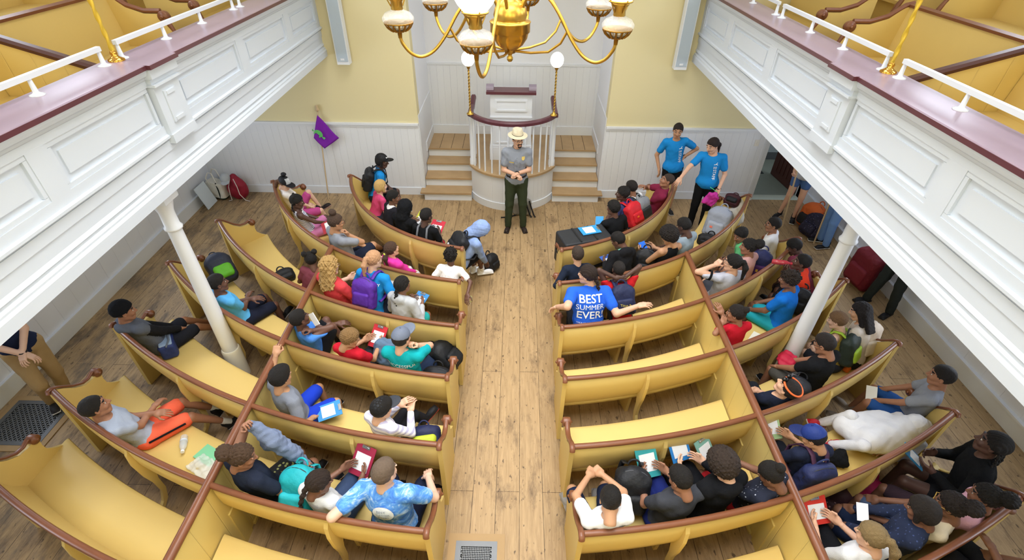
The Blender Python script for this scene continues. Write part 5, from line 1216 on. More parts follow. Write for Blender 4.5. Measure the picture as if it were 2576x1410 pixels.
P = pp('a22', 'child in dark cap and white and lavender striped shirt near the aisle, fifth left pew', .80, 45, hyaw=40, pitch=15, sk='light', hair=('thick', BK), top=('long', '#e6e4ec', LAV), bot=('pants', '#1d1d22'), hat=('cap', '#24262c', '#33363e'), arms=((.02, .30, .42), (.14, .32, .38)), elb=(None, (.6, .2, -1)), legs=(((-.10, .38, .05), (-.06, .46, -.38)), ((.12, .30, .25), (.12, .48, -.02))), shoes=('#1a1a1e', '#d0342c'), seed=1)
# ---------------- left, sixth row
P = pp('a23', 'boy in pale grey shirt and coral orange shorts lounging with folded arms', .92, 5, hyaw=-2, pitch=-6, sk='mid', hair=('short', BK), top=('tee', '#a3adc0'), bot=('shorts', '#ef6b4e'), arms='fold', legs=(((-.14, .42, .02), (-.10, .70, -.30)), ((.12, .42, .0), (.14, .72, -.34))), shoes=('#1a1b1f', '#c8c8c8'), socks='#e6e6e6', w=1.05, seed=2)
decal(P, [mv(text_mesh('TH', .05, .004), 0, 0, pi/2)], 'waist_lettering', '#3fd27c', P['pp']+P['f']*.05+P['u']*.12, P['f']*.5+P['u']*.5+P['Rt']*.4, P['Rt'])
m = MB(); hk = (P['pp']+P['Rt']*.085*.92); kk = P['kn'][1]
m.tube([tuple(hk+(kk-hk)*t+P['Rt']*(.098-.02*t)+Vector((0, 0, .03))) for t in (.0, .3, .6, .84)], .010, 6); m.build('side_stripe', cloth('#16161c'), P['bottom'])
FLO = spots(mat('black floral cotton', '#1a1b1c', .9), '#16171a', '#8f9158', 24, .32)
P = pp('a24', 'woman with brown curly topknot and navy shirt lifting a grey sweatshirt beside the left partition', .94, 38, hyaw=20, pitch=18, sk='mid', hair=('puff', '#4b3728'), top=('tee', '#222838'), bot=('shorts', '#1a1b1c'), arms=(('w', -2.00, 2.52, 1.36), ('w', -1.66, 2.50, .70)), elb=((-.6, .6, -.2), None), hand=('grip', 'grip'), seed=1, w=1.1)
P['bottom'].data.materials[0] = FLO
P = pp('a25', 'girl with cornrow braids and white shirt holding a dark red clipboard', .84, 52, hyaw=35, pitch=20, sk='brown', hair=('braid', '#2c1f18'), top=('tee', '#d3d4d6'), bot=('shorts', '#3b4a68'), arms='book', seed=2)
held(P, '#a12a48', 'dark red clipboard in the hands of the girl with cornrow braids', dist=.10, size=(.10, .14))
TIE = mat('blue tie dye cotton', '#5a92e0', .9)
def tiedye(m):
    nt = m.node_tree; b = nt.nodes['Principled BSDF']; tc = nt.nodes.new('ShaderNodeTexCoord'); n = nt.nodes.new('ShaderNodeTexNoise'); n.inputs['Scale'].default_value = 9; n.inputs['Detail'].default_value = 7; n.inputs['Roughness'].default_value = .7; n.inputs['Distortion'].default_value = 1.5
    r = nt.nodes.new('ShaderNodeValToRGB'); e = r.color_ramp.elements; e[0].position = .3; e[0].color = (*hexc('#2f5fd2'), 1); e[1].position = .7; e[1].color = (*hexc('#cfe2f6'), 1); x = e.new(.5); x.color = (*hexc('#5b9ae6'), 1)
    nt.links.new(tc.outputs['Object'], n.inputs['Vector']); nt.links.new(n.outputs['Fac'], r.inputs[0]); nt.links.new(r.outputs[0], b.inputs['Base Color'])
tiedye(TIE)
P = pp('a26', 'man in blue tie-dye shirt hooking an elbow over the sixth left pew back', 1.02, 78, hyaw=62, pitch=6, sk='fair', hair=('fade', '#6b5a4c'), top=('tee', '#5a92e0', TIE), bot=('shorts', '#1d2238'), arms=(('w', -1.10, 2.06, 1.02), ('w', -.56, 2.46, .70)), elb=((-.35, -1, .05), (1, -.3, -.6)), legs='wide', seed=3, w=1.15)
c0 = P['S']-P['u']*.145*P['s']+P['Rt']*.0
decal(P, [shdisc(.085)], 'print_disc', '#e6ecf4', c0, -P['f']+P['u']*.1, P['u'], off=.012)
decal(P, [mv(text_mesh('BEST', .036, .001), -.01, .035), mv(text_mesh('SUMMER', .03, .0), 0, .002), mv(text_mesh('EVER!', .036, .001), .0, -.034)], 'lettering', '#8b9ab0', c0, -P['f']+P['u']*.1, P['u'], off=.016)
# ---------------- standing guide at the left wall
P = person('a27', 'person standing at the left wall in navy polo and khaki trousers, hands clasped', (-5.05, 3.72, .90), (-5.06, 3.66, 1.60), 1.0, -35, hyaw=-20, sk='fair', hair=('short', '#4a3a2c'), top=('polo', '#1f2742'), bot=('pants', '#a58a62'), arms=((.04, .26, .02), (.0, .27, .0)), legs=(((-.09, .05, -.43), (-.05, .02, -.84)), ((.09, .16, -.42), (.10, -.02, -.80))), shoes=('#2c2a2c', '#f0f0f0'), seed=2)
m = MB(); m.tube([tuple(P['wr'][0]+np.array((cos(a)*.034, sin(a)*.034, 0))) for a in np.linspace(0, 2*pi, 13)], .008, 6, False); m.build('wristwatch', nylon('#221c1a'), P['root'])
# ---------------- ranger
P = person('ranger', 'man in grey uniform shirt, green trousers and flat-brimmed cream hat standing before the pulpit', (.15, 7.68, .94), (.16, 7.62, 1.66), 1.03, -88, hyaw=-66, pitch=2, sk='light', hair=('short', '#2a211b'), top=('polo', '#8d929c'), bot=('pants', '#39412e'), arms=((.03, .25, .16), (-.02, .26, .14)), legs=(((-.11, .03, -.43), (-.13, .02, -.85)), ((.11, .03, -.43), (.13, .02, -.85))), hand='grip', shoes=('#2a1f1b', '#1c1614'), hat=('ranger',), glasses='#1b1b1d', seed=1, w=1.06)
s_ = P['s']; c0 = P['S']-P['u']*.13*s_
decal(P, [sh2([(-.035, -.006), (.035, -.006), (.035, .008), (-.035, .008)], (-.085, -.02))], 'name_bar', '#d8bc58', c0, P['f'], P['u'], off=.006)
decal(P, [sh2([(0, -.034), (.022, -.02), (.026, .012), (.02, .03), (0, .026), (-.02, .03), (-.026, .012), (-.022, -.02)], (.10, .045))], 'badge', '#e0c268', c0, P['f'], P['u'], off=.006)
for kx in (-1, 1):
    decal(P, [sh2([(-.045, -.06), (.045, -.06), (.045, .03), (-.045, .03)], (kx*.09, -.06)), sh2([(-.048, .02), (.0, .008), (.048, .02), (.048, .045), (-.048, .045)], (kx*.09, -.06))], 'chest_pocket', '#868b96', c0, P['f'], P['u'], off=.004)
for k in range(5): decal(P, [sh2([(.005*cos(a), .005*sin(a)) for a in np.linspace(0, 2*pi, 9)[:-1]], (0, .06-k*.075))], 'button', '#5c6068', c0, P['f'], P['u'], off=.006)
m = MB(); rows = []
for zz in (.085, .115): rows.append([tuple(P['pp']+P['u']*zz*s_+P['M'][:, 0]*.166*s_*cos(a)+P['f']*.128*s_*sin(a)) for a in np.linspace(0, 2*pi, 25)[:-1]])
m.grid(rows, True).build('belt', mat('dark leather band', '#231a18', .5), P['root'])
MB().obox(tuple(P['pp']+P['u']*.10*s_+P['f']*.130*s_), tuple(P['Rt']*.022), tuple(P['u']*.016), tuple(P['f']*.004)).build('belt_buckle', mat('dark bronze', '#5a4c3c', .35, metal=1), P['root'])
m = MB(); hp_ = P['hp']; H_ = P['H']
F = Field((-.06, .03, -.13), (.06, .13, -.01), .004)
F.cap((-.027, .084, -.046), (0, .097, -.039), .008, .010, .006).cap((.027, .084, -.046), (0, .097, -.039), .008, .010, .006).cap((-.027, .084, -.046), (-.024, .074, -.088), .009, .010, .008).cap((.027, .084, -.046), (.024, .074, -.088), .009, .010, .008).ell((0, .080, -.094), (.030, .016, .017), k=.012).noise(.0012, 300, 1)
V, Q = F.mesh(); mesh_np('beard', V*P['hs']@H_.T+hp_, Q, hairm('#3a2e26'), P['root'])
m = MB(); m.tube([tuple(P['wr'][0]+P['Rt']*cos(a)*.034+np.array((0, 0, sin(a)*.034))) for a in np.linspace(0, 2*pi, 13)], .008, 6, False); m.build('wristwatch', nylon('#1a1a1c'), P['root'])
# ---------------- right side, front row
P = pp('b28', 'boy with shaved head and maroon polo leaning back in the front right pew', .94, 165, hyaw=168, pitch=-14, sk='mid', hair=('buzz', '#3a2c25'), top=('polo', '#7c2440'), bot=('shorts', '#77706a'), arms=((.08, .3, .08), ('w', 2.13, 7.36, 1.02)), elb=(None, (.7, .5, -.5)), seed=2)
P = pp('b29', 'boy in white shirt with grey backpack seated beside the maroon polo', .84, 130, hyaw=140, pitch=12, sk='mid', hair=('fade', '#1b1512'), top=('tee', '#e4e4e6'), bot=('shorts', '#3a3a40'), seed=1)
worn(P, '#7f8288', 'grey backpack with black straps worn over a white shirt, front right pew', (.15, .085, .2), col2='#2a2b2e')
P = pp('b30', 'boy in dark blue shirt with red backpack turning his head left, front right pew', .84, 130, hyaw=165, pitch=2, sk='deep', hair=('shortcurl', BK), top=('tee', '#3a4270', '#2b3f9c'), bot=('shorts', '#2339a0'), seed=0)
worn(P, '#c3202a', 'bright red backpack worn by the boy in dark blue, front right pew', (.15, .09, .2), logo=('#e8742a', .03, .02, .012))
P = pp('b31', 'boy in black shirt and blue shorts with chin on hand beside the black case', .88, 115, hyaw=130, pitch=10, sk='dark', hair=('shortcurl', BK), top=('tee', '#17181b'), bot=('shorts', '#2f47a8'), arms=((-.02, .30, .40), (.14, .36, .10)), elb=((-.3, .5, -1), None), hand=('grip', 'relaxed'), seed=2)
booklet((1.43, 6.68, .74), (-.3, -.6, .6), (0, .5, .8), '#2f9be0', 'bright blue clipboard standing on the knees of the boy propping his chin', (.06, .10), paper=False, clip=False)
# ---------------- right, standing staff
P = person('s32', 'standing woman in blue staff shirt and black shorts with a hand on her hip', (2.92, 8.36, .90), (2.86, 8.34, 1.56), .97, -95, hyaw=-105, pitch=10, sk='tan', hair=('lowpony', '#241914'), top=('tee', BLUEST), bot=('short', '#17181b'), arms=((-.17, -.01, .13), (.26, .06, -.10)), elb=((-1, -.25, -.15), None), legs='stand', seed=1)
staff(P)
P2 = P
m = MB(); m.tube([tuple(P['wr'][0]+np.array((cos(a)*.032, 0, sin(a)*.032))) for a in np.linspace(0, 2*pi, 13)], .008, 6, False); m.build('wristwatch', nylon('#1a1a1c'), P['root'])
P = person('s33', 'standing woman in blue staff shirt and black trousers with long dark ponytail', (3.33, 7.72, .93), (3.26, 7.72, 1.57), .99, -110, hyaw=-150, pitch=22, sk='light', hair=('lowpony', '#261a16'), top=('tee', BLUEST), bot=('pants', '#17181b'), arms=((.0, 0, 0), ('w', 2.72, 7.46, 1.06)), elb=(None, (.8, .1, -.4)), legs='stand', seed=2) if False else \
    person('s33', 'standing woman in blue staff shirt and black trousers with long dark ponytail', (3.33, 7.72, .93), (3.26, 7.72, 1.57), .99, -110, hyaw=-150, pitch=22, sk='light', hair=('lowpony', '#261a16'), top=('tee', BLUEST), bot=('pants', '#17181b'), arms=(('w', 3.46, 7.48, .86), ('w', 2.74, 7.47, 1.05)), elb=(None, (.8, .1, -.4)), hand=('hold', 'relaxed'), legs='stand', seed=2)
staff(P)
m = MB(); m.tube([tuple(P['wr'][0]+np.array((cos(a)*.03, sin(a)*.03, 0))) for a in np.linspace(0, 2*pi, 13)], .008, 6, False); m.build('wristwatch', nylon('#1a1a1c'), P['root'])
c = np.array((3.36, 7.42, .80)); o = thing('cloth_bag', c, 'crumpled magenta cloth held by the standing woman in black trousers', 'cloth')
F = Field((-.16, -.12, -.16), (.16, .12, .14), .008); F.box((-.02, 0, -.03), (.10, .022, .10), rotm(70, 0, 25), rad=.02, k=.03).ell((.02, 0, .05), (.06, .04, .05), k=.04).ell((-.09, .0, -.08), (.06, .03, .035), k=.04).noise(.009, 42, 1); V, Q = F.mesh(); mesh_np('cloth', V, Q, cloth('#c63a9c'), o)
o = thing('pen', c+np.array((.0, -.02, .14)), 'green pen held above the magenta cloth', 'pen'); m = MB(); m.tube([(-.09, 0, .06), (.04, .0, -.02)], .006, 6); m.build('barrel', mat('green plastic', '#52d07a', .4), o)
# ---------------- right, second row
P = pp('b34', 'boy with short brown hair and navy long sleeves in the second right pew', .84, 100, hyaw=100, pitch=5, sk='light', hair=('fade', '#3c3028'), top=('long', '#20283a'), bot=('pants', '#24262e'), arms=((-.26, .16, .06), (.1, .3, .05)), seed=1)
P = pp('b35', 'boy in black hooded jacket over mint shirt looking down, second right pew', .88, 120, hyaw=145, pitch=35, sk='dark', hair=('fade', BK), top=('hoodie', '#1d1d20', '#7fd8bd'), bot=('pants', '#22242a'), arms='book', seed=3)
held(P, '#3a5fb0', 'dark blue clipboard on the lap of the boy in the black hooded jacket', dist=.0, size=(.09, .12))
backpack((1.95, 5.72, .70), (-.2, -.9, .15), '#1d1e22', 'black backpack standing on the second right pew beside the bare-shouldered woman', (.14, .09, .21), col2='#232429', logo=('#8fa6bb', .02, .035, .012))
P = pp('b36', 'woman with dark curly hair and black racer-back top looking at a bright blue phone', .92, 120, hyaw=140, pitch=30, sk='tan', hair=('afro', '#1d1613'), top=('tank', '#17181b'), bot=('shorts', '#2b2d38'), arms='book', seed=1)
held(P, '#2f74e8', 'bright blue phone or card held by the woman in the black racer-back top', dist=.03, size=(.055, .09), paper=False, clip=False, name='card')
P = pp('b37', 'boy in pale blue grey shirt hunched forward in the second right pew', .94, 128, hyaw=132, pitch=28, sk='deep', hair=('fade', BK), top=('tee', '#93a2ae'), bot=('shorts', '#2c2e36'), arms='low', dh=(-.03, .05, -.02), seed=4, w=1.15)
backpack((3.28, 6.78, .72), (-.55, -.75, .3), '#8f95a4', 'grey backpack with black cords standing on the second right pew', (.18, .12, .26), col2='#9aa0ae', logo=('#e0705a', .05, .02, .014))
backpack((3.12, 6.55, .54), (-.5, -.8, .2), '#17181b', 'black soft bag lying in front of the grey backpack on second right pew', (.17, .08, .09), straps=False, name='bag')
# ---------------- right, third row
P = pp('b38', 'woman in royal blue shirt with large white lettering spreading both arms along the pew back', 1.04, 95, hyaw=150, pitch=8, sk='light', hair=('braid', '#2a1d17'), top=('tee', '#2a62d6'), bot=('pants', '#1d1f26'), arms=(('w', .60, 4.46, .88), ('w', 1.62, 4.36, 1.03)), elb=((-.7, -.8, -.3), (.3, -.8, -.6)), seed=1, w=1.22)
c0 = P['S']-P['u']*.17*P['s']
decal(P, [mv(text_mesh('BEST', .130, .012), -.0, .095), mv(text_mesh('SUMMER', .086, .0), -.005, .0), mv(text_mesh('EVER!', .130, .012), .0, -.10)] + [mv(text_mesh('YMCA OF GREATER BOSTON', .024, .0005), 0, -.195)], 'lettering', '#f2f4f8', c0, -P['f'], P['u'], off=.007)
P = pp('b39', 'boy in red shirt clasping his hands behind his head, navy backpack on his back', .84, 92, hyaw=95, pitch=15, sk='deep', hair=('buzz', '#1c1613'), top=('tee', '#c8232b'), bot=('shorts', '#2a2622'), arms='behindhead', seed=2)
b = worn(P, '#1f2647', 'navy backpack with small yellow embroidery on the boy in the red shirt', (.145, .085, .21), back=.215)
o_ = P['base']+P['S']-P['u']*.26*P['s']-P['f']*.36*P['s']
v, f_ = mv(text_mesh('Titus 9', .045, .0), 0, 0); m = MB(); rt = -P['Rt']*-1
m.add([tuple(P['Rt']*a+P['u']*bb) for a, bb in v], f_); e = m.build('embroidery', mat('yellow thread', '#c9b84a', .7), b)
e.location = tuple(np.array(-P['f']*(.085*1.27*.96)+P['u']*(-.055)))
P = pp('b40', 'boy with short black curls looking down, in front of the pink shirt and hair bun', .76, 175, hyaw=-160, pitch=25, sk='mid', hair=('shortcurl', BK), top=('tee', '#5fae74'), bot=('shorts', '#2c2e36'), seed=2)
P = pp('b41', 'girl with black hair puff and pale pink shirt in the outer right block, third pew', .86, 135, hyaw=165, pitch=8, sk='mid', hair=('puff', BK), top=('tee', '#c99b96'), bot=('shorts', '#3b3b44'), seed=0)
backpack((3.50, 5.66, .74), (-.4, -.85, .2), '#262b58', 'purple and navy backpack on the third pew between pink shirt and white shirt', (.13, .09, .22), col2='#4a2560', logo=('#d0a83a', .02, .014, .018))
P = pp('b42', 'woman with black ponytail, glasses and white shirt with black sleeve bands by the partition', .94, 118, hyaw=165, pitch=5, sk='light', hair=('pony', BK, '#e0663c'), top=('tee', '#b9bcca'), bot=('shorts', '#44464e'), glasses='#1a1a1e', arms=(('w', 2.62, 5.16, 1.16), (.14, .40, .12)), elb=((-1, .1, -.25), None), hand=('grip', 'relaxed'), seed=2)
for i in (0, 1):
    a, e = P['sh'][i], P['el'][i]; d = nv(e-a); MB().tube([tuple(a+d*t) for t in (.105, .135)], [.0665, .0655], 16, False).build('sleeve_band', cloth('#17181b'), P['shirt'])
P = pp('b43', 'boy with glasses and white shirt at the outer end of the third right pew', .80, 162, hyaw=170, pitch=2, sk='mid', hair=('fade', BK), top=('tee', '#e3e3e6'), bot=('shorts', '#1d1f26'), glasses='#2a2a20', seed=1)
# ---------------- right, fourth row
P = pp('b44', 'boy in dull maroon shirt slumping forward at outer end of the fourth right pew', .86, 150, hyaw=160, pitch=30, sk='deep', hair=('fade', BK), top=('long', '#7a3548'), bot=('pants', '#2a2426'), arms='low', seed=2)
P = pp('b45', 'boy in orange red shirt drinking from a red bottle in the fourth right pew', .88, 155, hyaw=172, pitch=-8, sk='dark', hair=('fade', BK), top=('tee', '#df3d22'), bot=('shorts', '#20222a'), arms=((-.1, .3, .05), ('w', 3.50, 5.16, 1.10)), elb=(None, (.4, .4, -1)), hand=('relaxed', 'grip'), seed=3)
o = thing('bottle', (3.46, 5.17, 1.13), 'clear bottle of red drink held to the mouth of the boy in orange red', 'bottle'); m = MB().lathe([(.012, -.1), (.032, -.095), (.034, -.02), (.03, .0), (.034, .02), (.033, .06), (.014, .10), (.014, .115)], (0, 0, 0), 16)
ob = m.build('bottle_body', mat('red drink bottle', '#c23a46', .15, spec=.7, alpha=.8), o); mb = MB().lathe([(.017, .112), (.017, .13)], (0, 0, 0), 14); mb.build('bottle_cap', mat('red plastic', '#b82734', .4), o); o.rotation_euler = (radians(8), radians(82), radians(-15))
P = pp('b46', 'boy in bright blue shirt with light-tipped black curls and teal shorts, fourth right pew', .92, 152, hyaw=165, pitch=14, sk='brown', hair=('twist', '#2a1f18'), top=('tee', '#1268c4'), bot=('shorts', '#2397a8'), arms='low', seed=2, w=1.12)
m = MB(); m.tube([tuple(P['wr'][0]+np.array((cos(a)*.03, sin(a)*.03, sin(a)*.01))) for a in np.linspace(0, 2*pi, 13)], .009, 6, False); m.build('wristwatch', mat('steel clip', '#c6c8ca', .25, metal=1.), P['root'])
backpack((3.76, 4.98, .68), (-.5, -.8, .2), '#1d1e22', 'black backpack wedged between the bright blue shirt and the right column', (.13, .09, .18))
P = pp('b47', 'child with hair bun and red shirt resting chin on the right partition', .80, 122, hyaw=172, pitch=10, sk='mid', hair=('bun', '#1c1512'), top=('tee', '#c21f31'), bot=('shorts', '#3a3f55'), arms=(('w', 2.46, 4.22, 1.01), ('w', 2.46, 4.36, 1.01)), elb=((-.3, -.7, -.8), (.5, -.6, -.8)), dh=(-.04, .0, .0), seed=1)
# ---------------- right, fifth row
P = pp('b48', 'girl with long straight black hair and cream top in the fifth right pew', .90, 150, hyaw=165, pitch=22, sk='light', hair=('longstraight', '#1b1516'), top=('tee', '#cfc4b8'), bot=('pants', '#2b2a2e'), arms='low', seed=1)
backpack((4.18, 4.22, .76), (.3, -.9, .2), '#d8c7b4', 'cream backpack at outer end of the fifth right pew', (.14, .09, .24), col2='#e2d6c6')
P = pp('b49', 'boy with light brown hair and lime green shirt in the fifth right pew', .76, 160, hyaw=168, pitch=22, sk='fair', hair=('short', '#75583c'), top=('tank', '#8f7a33'), bot=('shorts', '#2a2c34'), seed=2)
b = worn(P, '#2a342e', 'dark green backpack worn over the lime green shirt', (.145, .085, .2), col2='#a3c63e')
P = pp('b50', 'boy with glasses and black shirt above a red cloth bag, fifth right pew', .92, 125, hyaw=148, pitch=25, sk='mid', hair=('fade', '#1e1714'), top=('tee', '#16171a'), bot=('shorts', '#4a4844'), glasses='#26241f', arms='low', seed=3, w=1.1)
c = np.array((3.22, 3.98, .63)); o = thing('cloth_bag', c, 'crumpled crimson cloth bag on the knees of the boy in black with glasses', 'bag')
F = Field((-.2, -.2, -.12), (.2, .2, .12), .009); F.ell((0, 0, 0), (.15, .10, .045), rotm(150), k=.02).noise(.014, 38, 2); V, Q = F.mesh(); mesh_np('cloth', V, Q, nylon('#b51f3c'), o)
P = pp('b51', 'child in navy shirt with dark goggles on the head lying back beside the right partition', .86, 112, hyaw=170, pitch=-24, sk='light', hair=('short', '#1c1614'), top=('tee', '#1b2133'), bot=('pants', '#20222a'), arms='lap', seed=1, dh=(.02, -.05, -.03))
m = MB(); H_, hp_, hs_ = P['H'], P['hp'], P['hs']
pts = [tuple(hp_+H_@np.array((.088*cos(a), -.01+.105*sin(a), .075))*hs_) for a in np.linspace(0, 2*pi, 25)[:-1]]; m.tube(pts+[pts[0]], .010, 6, False); gg = m.build('goggle_strap', mat('orange elastic', '#e06a33', .6), P['root'])
m = MB()
for k in (-1, 1): m.ball(tuple(hp_+H_@np.array((k*.035, .088, .085))*hs_), .03, 12, (1, .8, .8))
m.build('goggles', mat('dark lens', '#141416', .1), P['root'])
backpack((3.10, 3.50, .66), (-.5, -.8, .3), '#2a2c33', 'dark bag with pale straps between navy shirt and black shirt, fifth right pew', (.12, .09, .18), col2='#8f9096', name='bag')
# ---------------- right, sixth row
P = pp('b52', 'boy in grey shirt and blue shorts at outer end of the sixth right pew', .90, 162, hyaw=178, pitch=5, sk='mid', hair=('fade', '#17110f'), top=('tee', '#858993'), bot=('shorts', '#28508e'), arms='low', legs=(((-.16, .40, .04), (-.12, .50, -.38)), ((.12, .40, .04), (.12, .50, -.38))), shoes=('#8d8174', '#d8d0c8'), seed=1)
booklet((3.90, 3.50, .64), (-.3, -.6, .8), (.2, .7, .5), '#e4e2dc', 'white folded paper held by the boy in grey shirt and blue shorts', (.05, .09), paper=False, clip=False, name='paper')
# child curled up under a white hooded top
P = person('b53', 'child with red shoes curled up on the pew under a white hooded top', (3.62, 3.02, .56), (4.02, 3.05, .72), .76, 195, hyaw=195, pitch=60, sk='mid', hair=('short', BK), top=('hoodup', '#d6d7dd'), bot=('pants', '#d6d7dd'), hat=('hoodup', '#d6d7dd'),
           arms=(('w', 3.70, 2.86, .52), ('w', 3.72, 3.24, .56)), legs=((('w', 3.44, 2.84, .70), ('w', 3.30, 2.98, .50)), (('w', 3.48, 3.16, .72), ('w', 3.34, 3.26, .48))), shoes=('#b3202e', '#f0f0f0'), seed=2, w=1.15)
P['shirt'].name = 'hooded_sweatshirt'
V_ = P['base']; F = Field((3.3, 2.7, .44), (4.2, 3.45, .98), .0125); F.ell((3.72, 3.04, .62), (.33, .21, .15), rotm(95), .03).cap((3.55, 2.92, .68), (3.95, 3.05, .72), .12, .11, .05).cap((3.45, 3.12, .62), (3.8, 3.15, .64), .11, .12, .05).noise(.006, 20, 3).noise(.003, 46, 5); V, Q = F.mesh()
mesh_np('draped_cloth', V-V_, Q, cloth('#d6d7dd'), P['root'])
P = pp('b54', 'child in royal blue cap bending over a green clipboard, sixth right pew by the partition', .82, 115, hyaw=140, pitch=28, sk='tan', hair=('short', '#1a1412'), top=('tee', '#20263c'), bot=('shorts', '#1d1f28'), hat=('cap', '#1d3378', '#16265c'), arms='book', seed=1)
decal(P, [sh2([(-.03, .02), (.04, .035), (.012, .0), (.02, -.04), (.006, -.005), (-.012, -.035), (-.006, .01)])], 'cap_mark', '#5f86dc', P['hp']+P['H'][:, 2]*.10-P['H'][:, 1]*.02+P['H'][:, 0]*.03, P['H'][:, 0]*.6+P['H'][:, 2]*.7-P['H'][:, 1]*.2, P['H'][:, 1], on=P['cap'], off=.003)
b = worn(P, '#28305a', 'navy and maroon backpack worn by the child in the royal blue cap', (.15, .09, .2), col2='#43243c')
held(P, '#a8c68e', 'pale green clipboard held by the child in the royal blue cap', dist=.12, size=(.09, .13))
c = np.array((3.24, 2.80, .53)); o = thing('rolled_cloth', c, 'small rolled black fleece lying on the sixth right pew beside the blue cap', 'cloth'); F = Field((-.14, -.14, -.09), (.14, .14, .12), .008); F.ell((0, 0, .0), (.11, .065, .07), rotm(55), k=.02).ell((.05, .04, .03), (.05, .05, .05), k=.03).noise(.008, 60, 1); V, Q = F.mesh(); mesh_np('fleece', V, Q, cloth('#131416'), o)
# ---------------- right, seventh row
P = pp('b55', 'woman in black sweater with dark braids at outer end of the seventh right pew', 1.0, 165, hyaw=172, pitch=-4, sk='deep', hair=('boxbraids', BK), top=('long', '#121315'), bot=('short', '#1a1a1e'), arms='book', seed=1, w=1.12)
held(P, '#2f7fae', 'blue card with white label held by the woman in the black sweater', dist=.10, size=(.07, .11), clip=False, name='card')
P = pp('b56', 'girl with black hair puff and pink collar in the seventh right pew', .86, 165, hyaw=178, pitch=8, sk='brown', hair=('puff', BK), top=('tee', '#d9a7b8'), bot=('shorts', '#3a2c34'), arms=((-.1, .3, .05), ('w', 3.98, 2.14, 1.0)), seed=1, glasses='#2a2420') if False else \
    pp('b56', 'girl with black hair puff and pink collar in the seventh right pew', .86, 165, hyaw=178, pitch=8, sk='brown', hair=('puff', BK), top=('tee', '#d9a7b8'), bot=('shorts', '#3a2c34'), arms=((-.1, .34, .05), ('w', 3.96, 2.12, 1.0)), elb=(None, (.7, -.6, -.6)), seed=1)
P = pp('b57', 'girl with cornrows and big hair puff in cream shirt, seventh right pew', .88, 168, hyaw=165, pitch=15, sk='brown', hair=('puff', '#1d1512'), top=('tee', '#cdbfa4'), bot=('shorts', '#4a5a78'), glasses='#c9a24a', arms='low', seed=2)
NAV = spots(mat('navy speckled cotton', '#1c2740', .9), '#1b2540', '#3d4c78', 34, .22)
P = pp('b58', 'girl with thick dark hair and navy speckled jacket in the seventh right pew', .88, 165, hyaw=172, pitch=22, sk='brown', hair=('bob', '#1f1814'), top=('long', '#1c2740', NAV), bot=('shorts', '#1c2740'), arms='low', seed=0, w=1.1)
booklet((3.02, 2.14, .80), (-.5, -.3, .7), (.2, .8, .4), '#e6e6ea', 'small white card held by the girl in the navy speckled jacket', (.04, .07), paper=False, clip=False, name='card')
P = pp('b59', 'girl with dark blond ponytail and white shirt holding a red clipboard', .86, 112, hyaw=125, pitch=18, sk='light', hair=('pony', '#86704c', '#cfc6a8'), top=('tee', '#d5d6da'), bot=('shorts', '#17181c'), arms='book', seed=1)
held(P, '#d23a30', 'bright red clipboard held by the girl with the dark blond ponytail', dist=.08, size=(.10, .11))
backpack((3.52, 2.66, .22), (-.6, -.5, .6), '#a51d50', 'deep pink bag on the floor between the sixth and seventh right pews', (.17, .13, .2), straps=False, name='bag')
PAT = '#4a2a30'
b = backpack((3.18, 2.55, .26), (-.5, -.6, .6), '#3a2026', 'dark brown patterned bag standing beside the deep pink bag', (.15, .11, .2), straps=False, name='bag')
spots(b.children[0].data.materials[0], '#3a2026', '#9a7a78', 24, .22)
P = person('b67', 'person in black patterned shirt with arm stretched out in the rearmost right pew', (4.02, 1.62, .53), (4.06, 1.56, 1.22), .98, 120, hyaw=110, sk='brown', hair=('short', BK), top=('tee', '#17191d', '#8a8f98'), bot=('pants', '#1b1c22'), arms=(('w', 3.84, 1.92, .80), (.1, .3, .05)), seed=1, w=1.1)
# ---------------- right, sixth row centre
P = pp('b60', 'boy in white shirt bowing his head over raised hands, sixth right pew', .88, 98, hyaw=85, pitch=48, sk='tan', hair=('short', BK), top=('tee', '#e8e9ec'), bot=('shorts', '#1f2740'), arms=((-.05, .34, .42), (.05, .34, .42)), elb=((-1, -.1, -.15), (1, .1, -.35)), hand='grip', legs='wide', shoes=('#8d8a88', '#b8b4b0'), seed=2)
backpack((1.19, 2.36, .70), (-.1, -.9, .3), '#1d1e22', 'large black backpack between white shirt and dark grey shirt, sixth right pew', (.15, .11, .23))
P = pp('b61', 'boy in dark grey shirt holding a teal clipboard in the sixth right pew', .90, 105, hyaw=125, pitch=26, sk='mid', hair=('fade', '#151110'), top=('tee', '#3c3e45'), bot=('shorts', '#1f2a6a'), arms='book', seed=3, w=1.1)
held(P, '#3aa0a4', 'teal clipboard with white paper held by the boy in dark grey', dist=.10, size=(.10, .14))
P = pp('b62', 'person with a big mop of dark brown curls and black hooded jacket', .94, 110, hyaw=122, pitch=30, sk='light', hair=('afro', '#332720'), top=('hoodie', '#15161a'), bot=('pants', '#17181c'), arms='book', seed=2, w=1.05)
held(P, '#2f80c8', 'blue booklet held open by the person with the mop of curls', dist=.14, size=(.10, .10), clip=False, name='booklet')
RF = spots(mat('navy floral cotton', '#1c2234', .9), '#1b2032', '#a9aebb', 30, .2)
P = pp('b63', 'girl with black hair and navy floral top bending over a green clipboard', .86, 128, hyaw=140, pitch=35, sk='brown', hair=('bun', BK), top=('tee', '#1c2234', RF), bot=('shorts', '#b3242c'), arms='book', seed=2)
held(P, '#7fb0a4', 'grey green clipboard held by the girl in the navy floral top', dist=.14, size=(.09, .12))
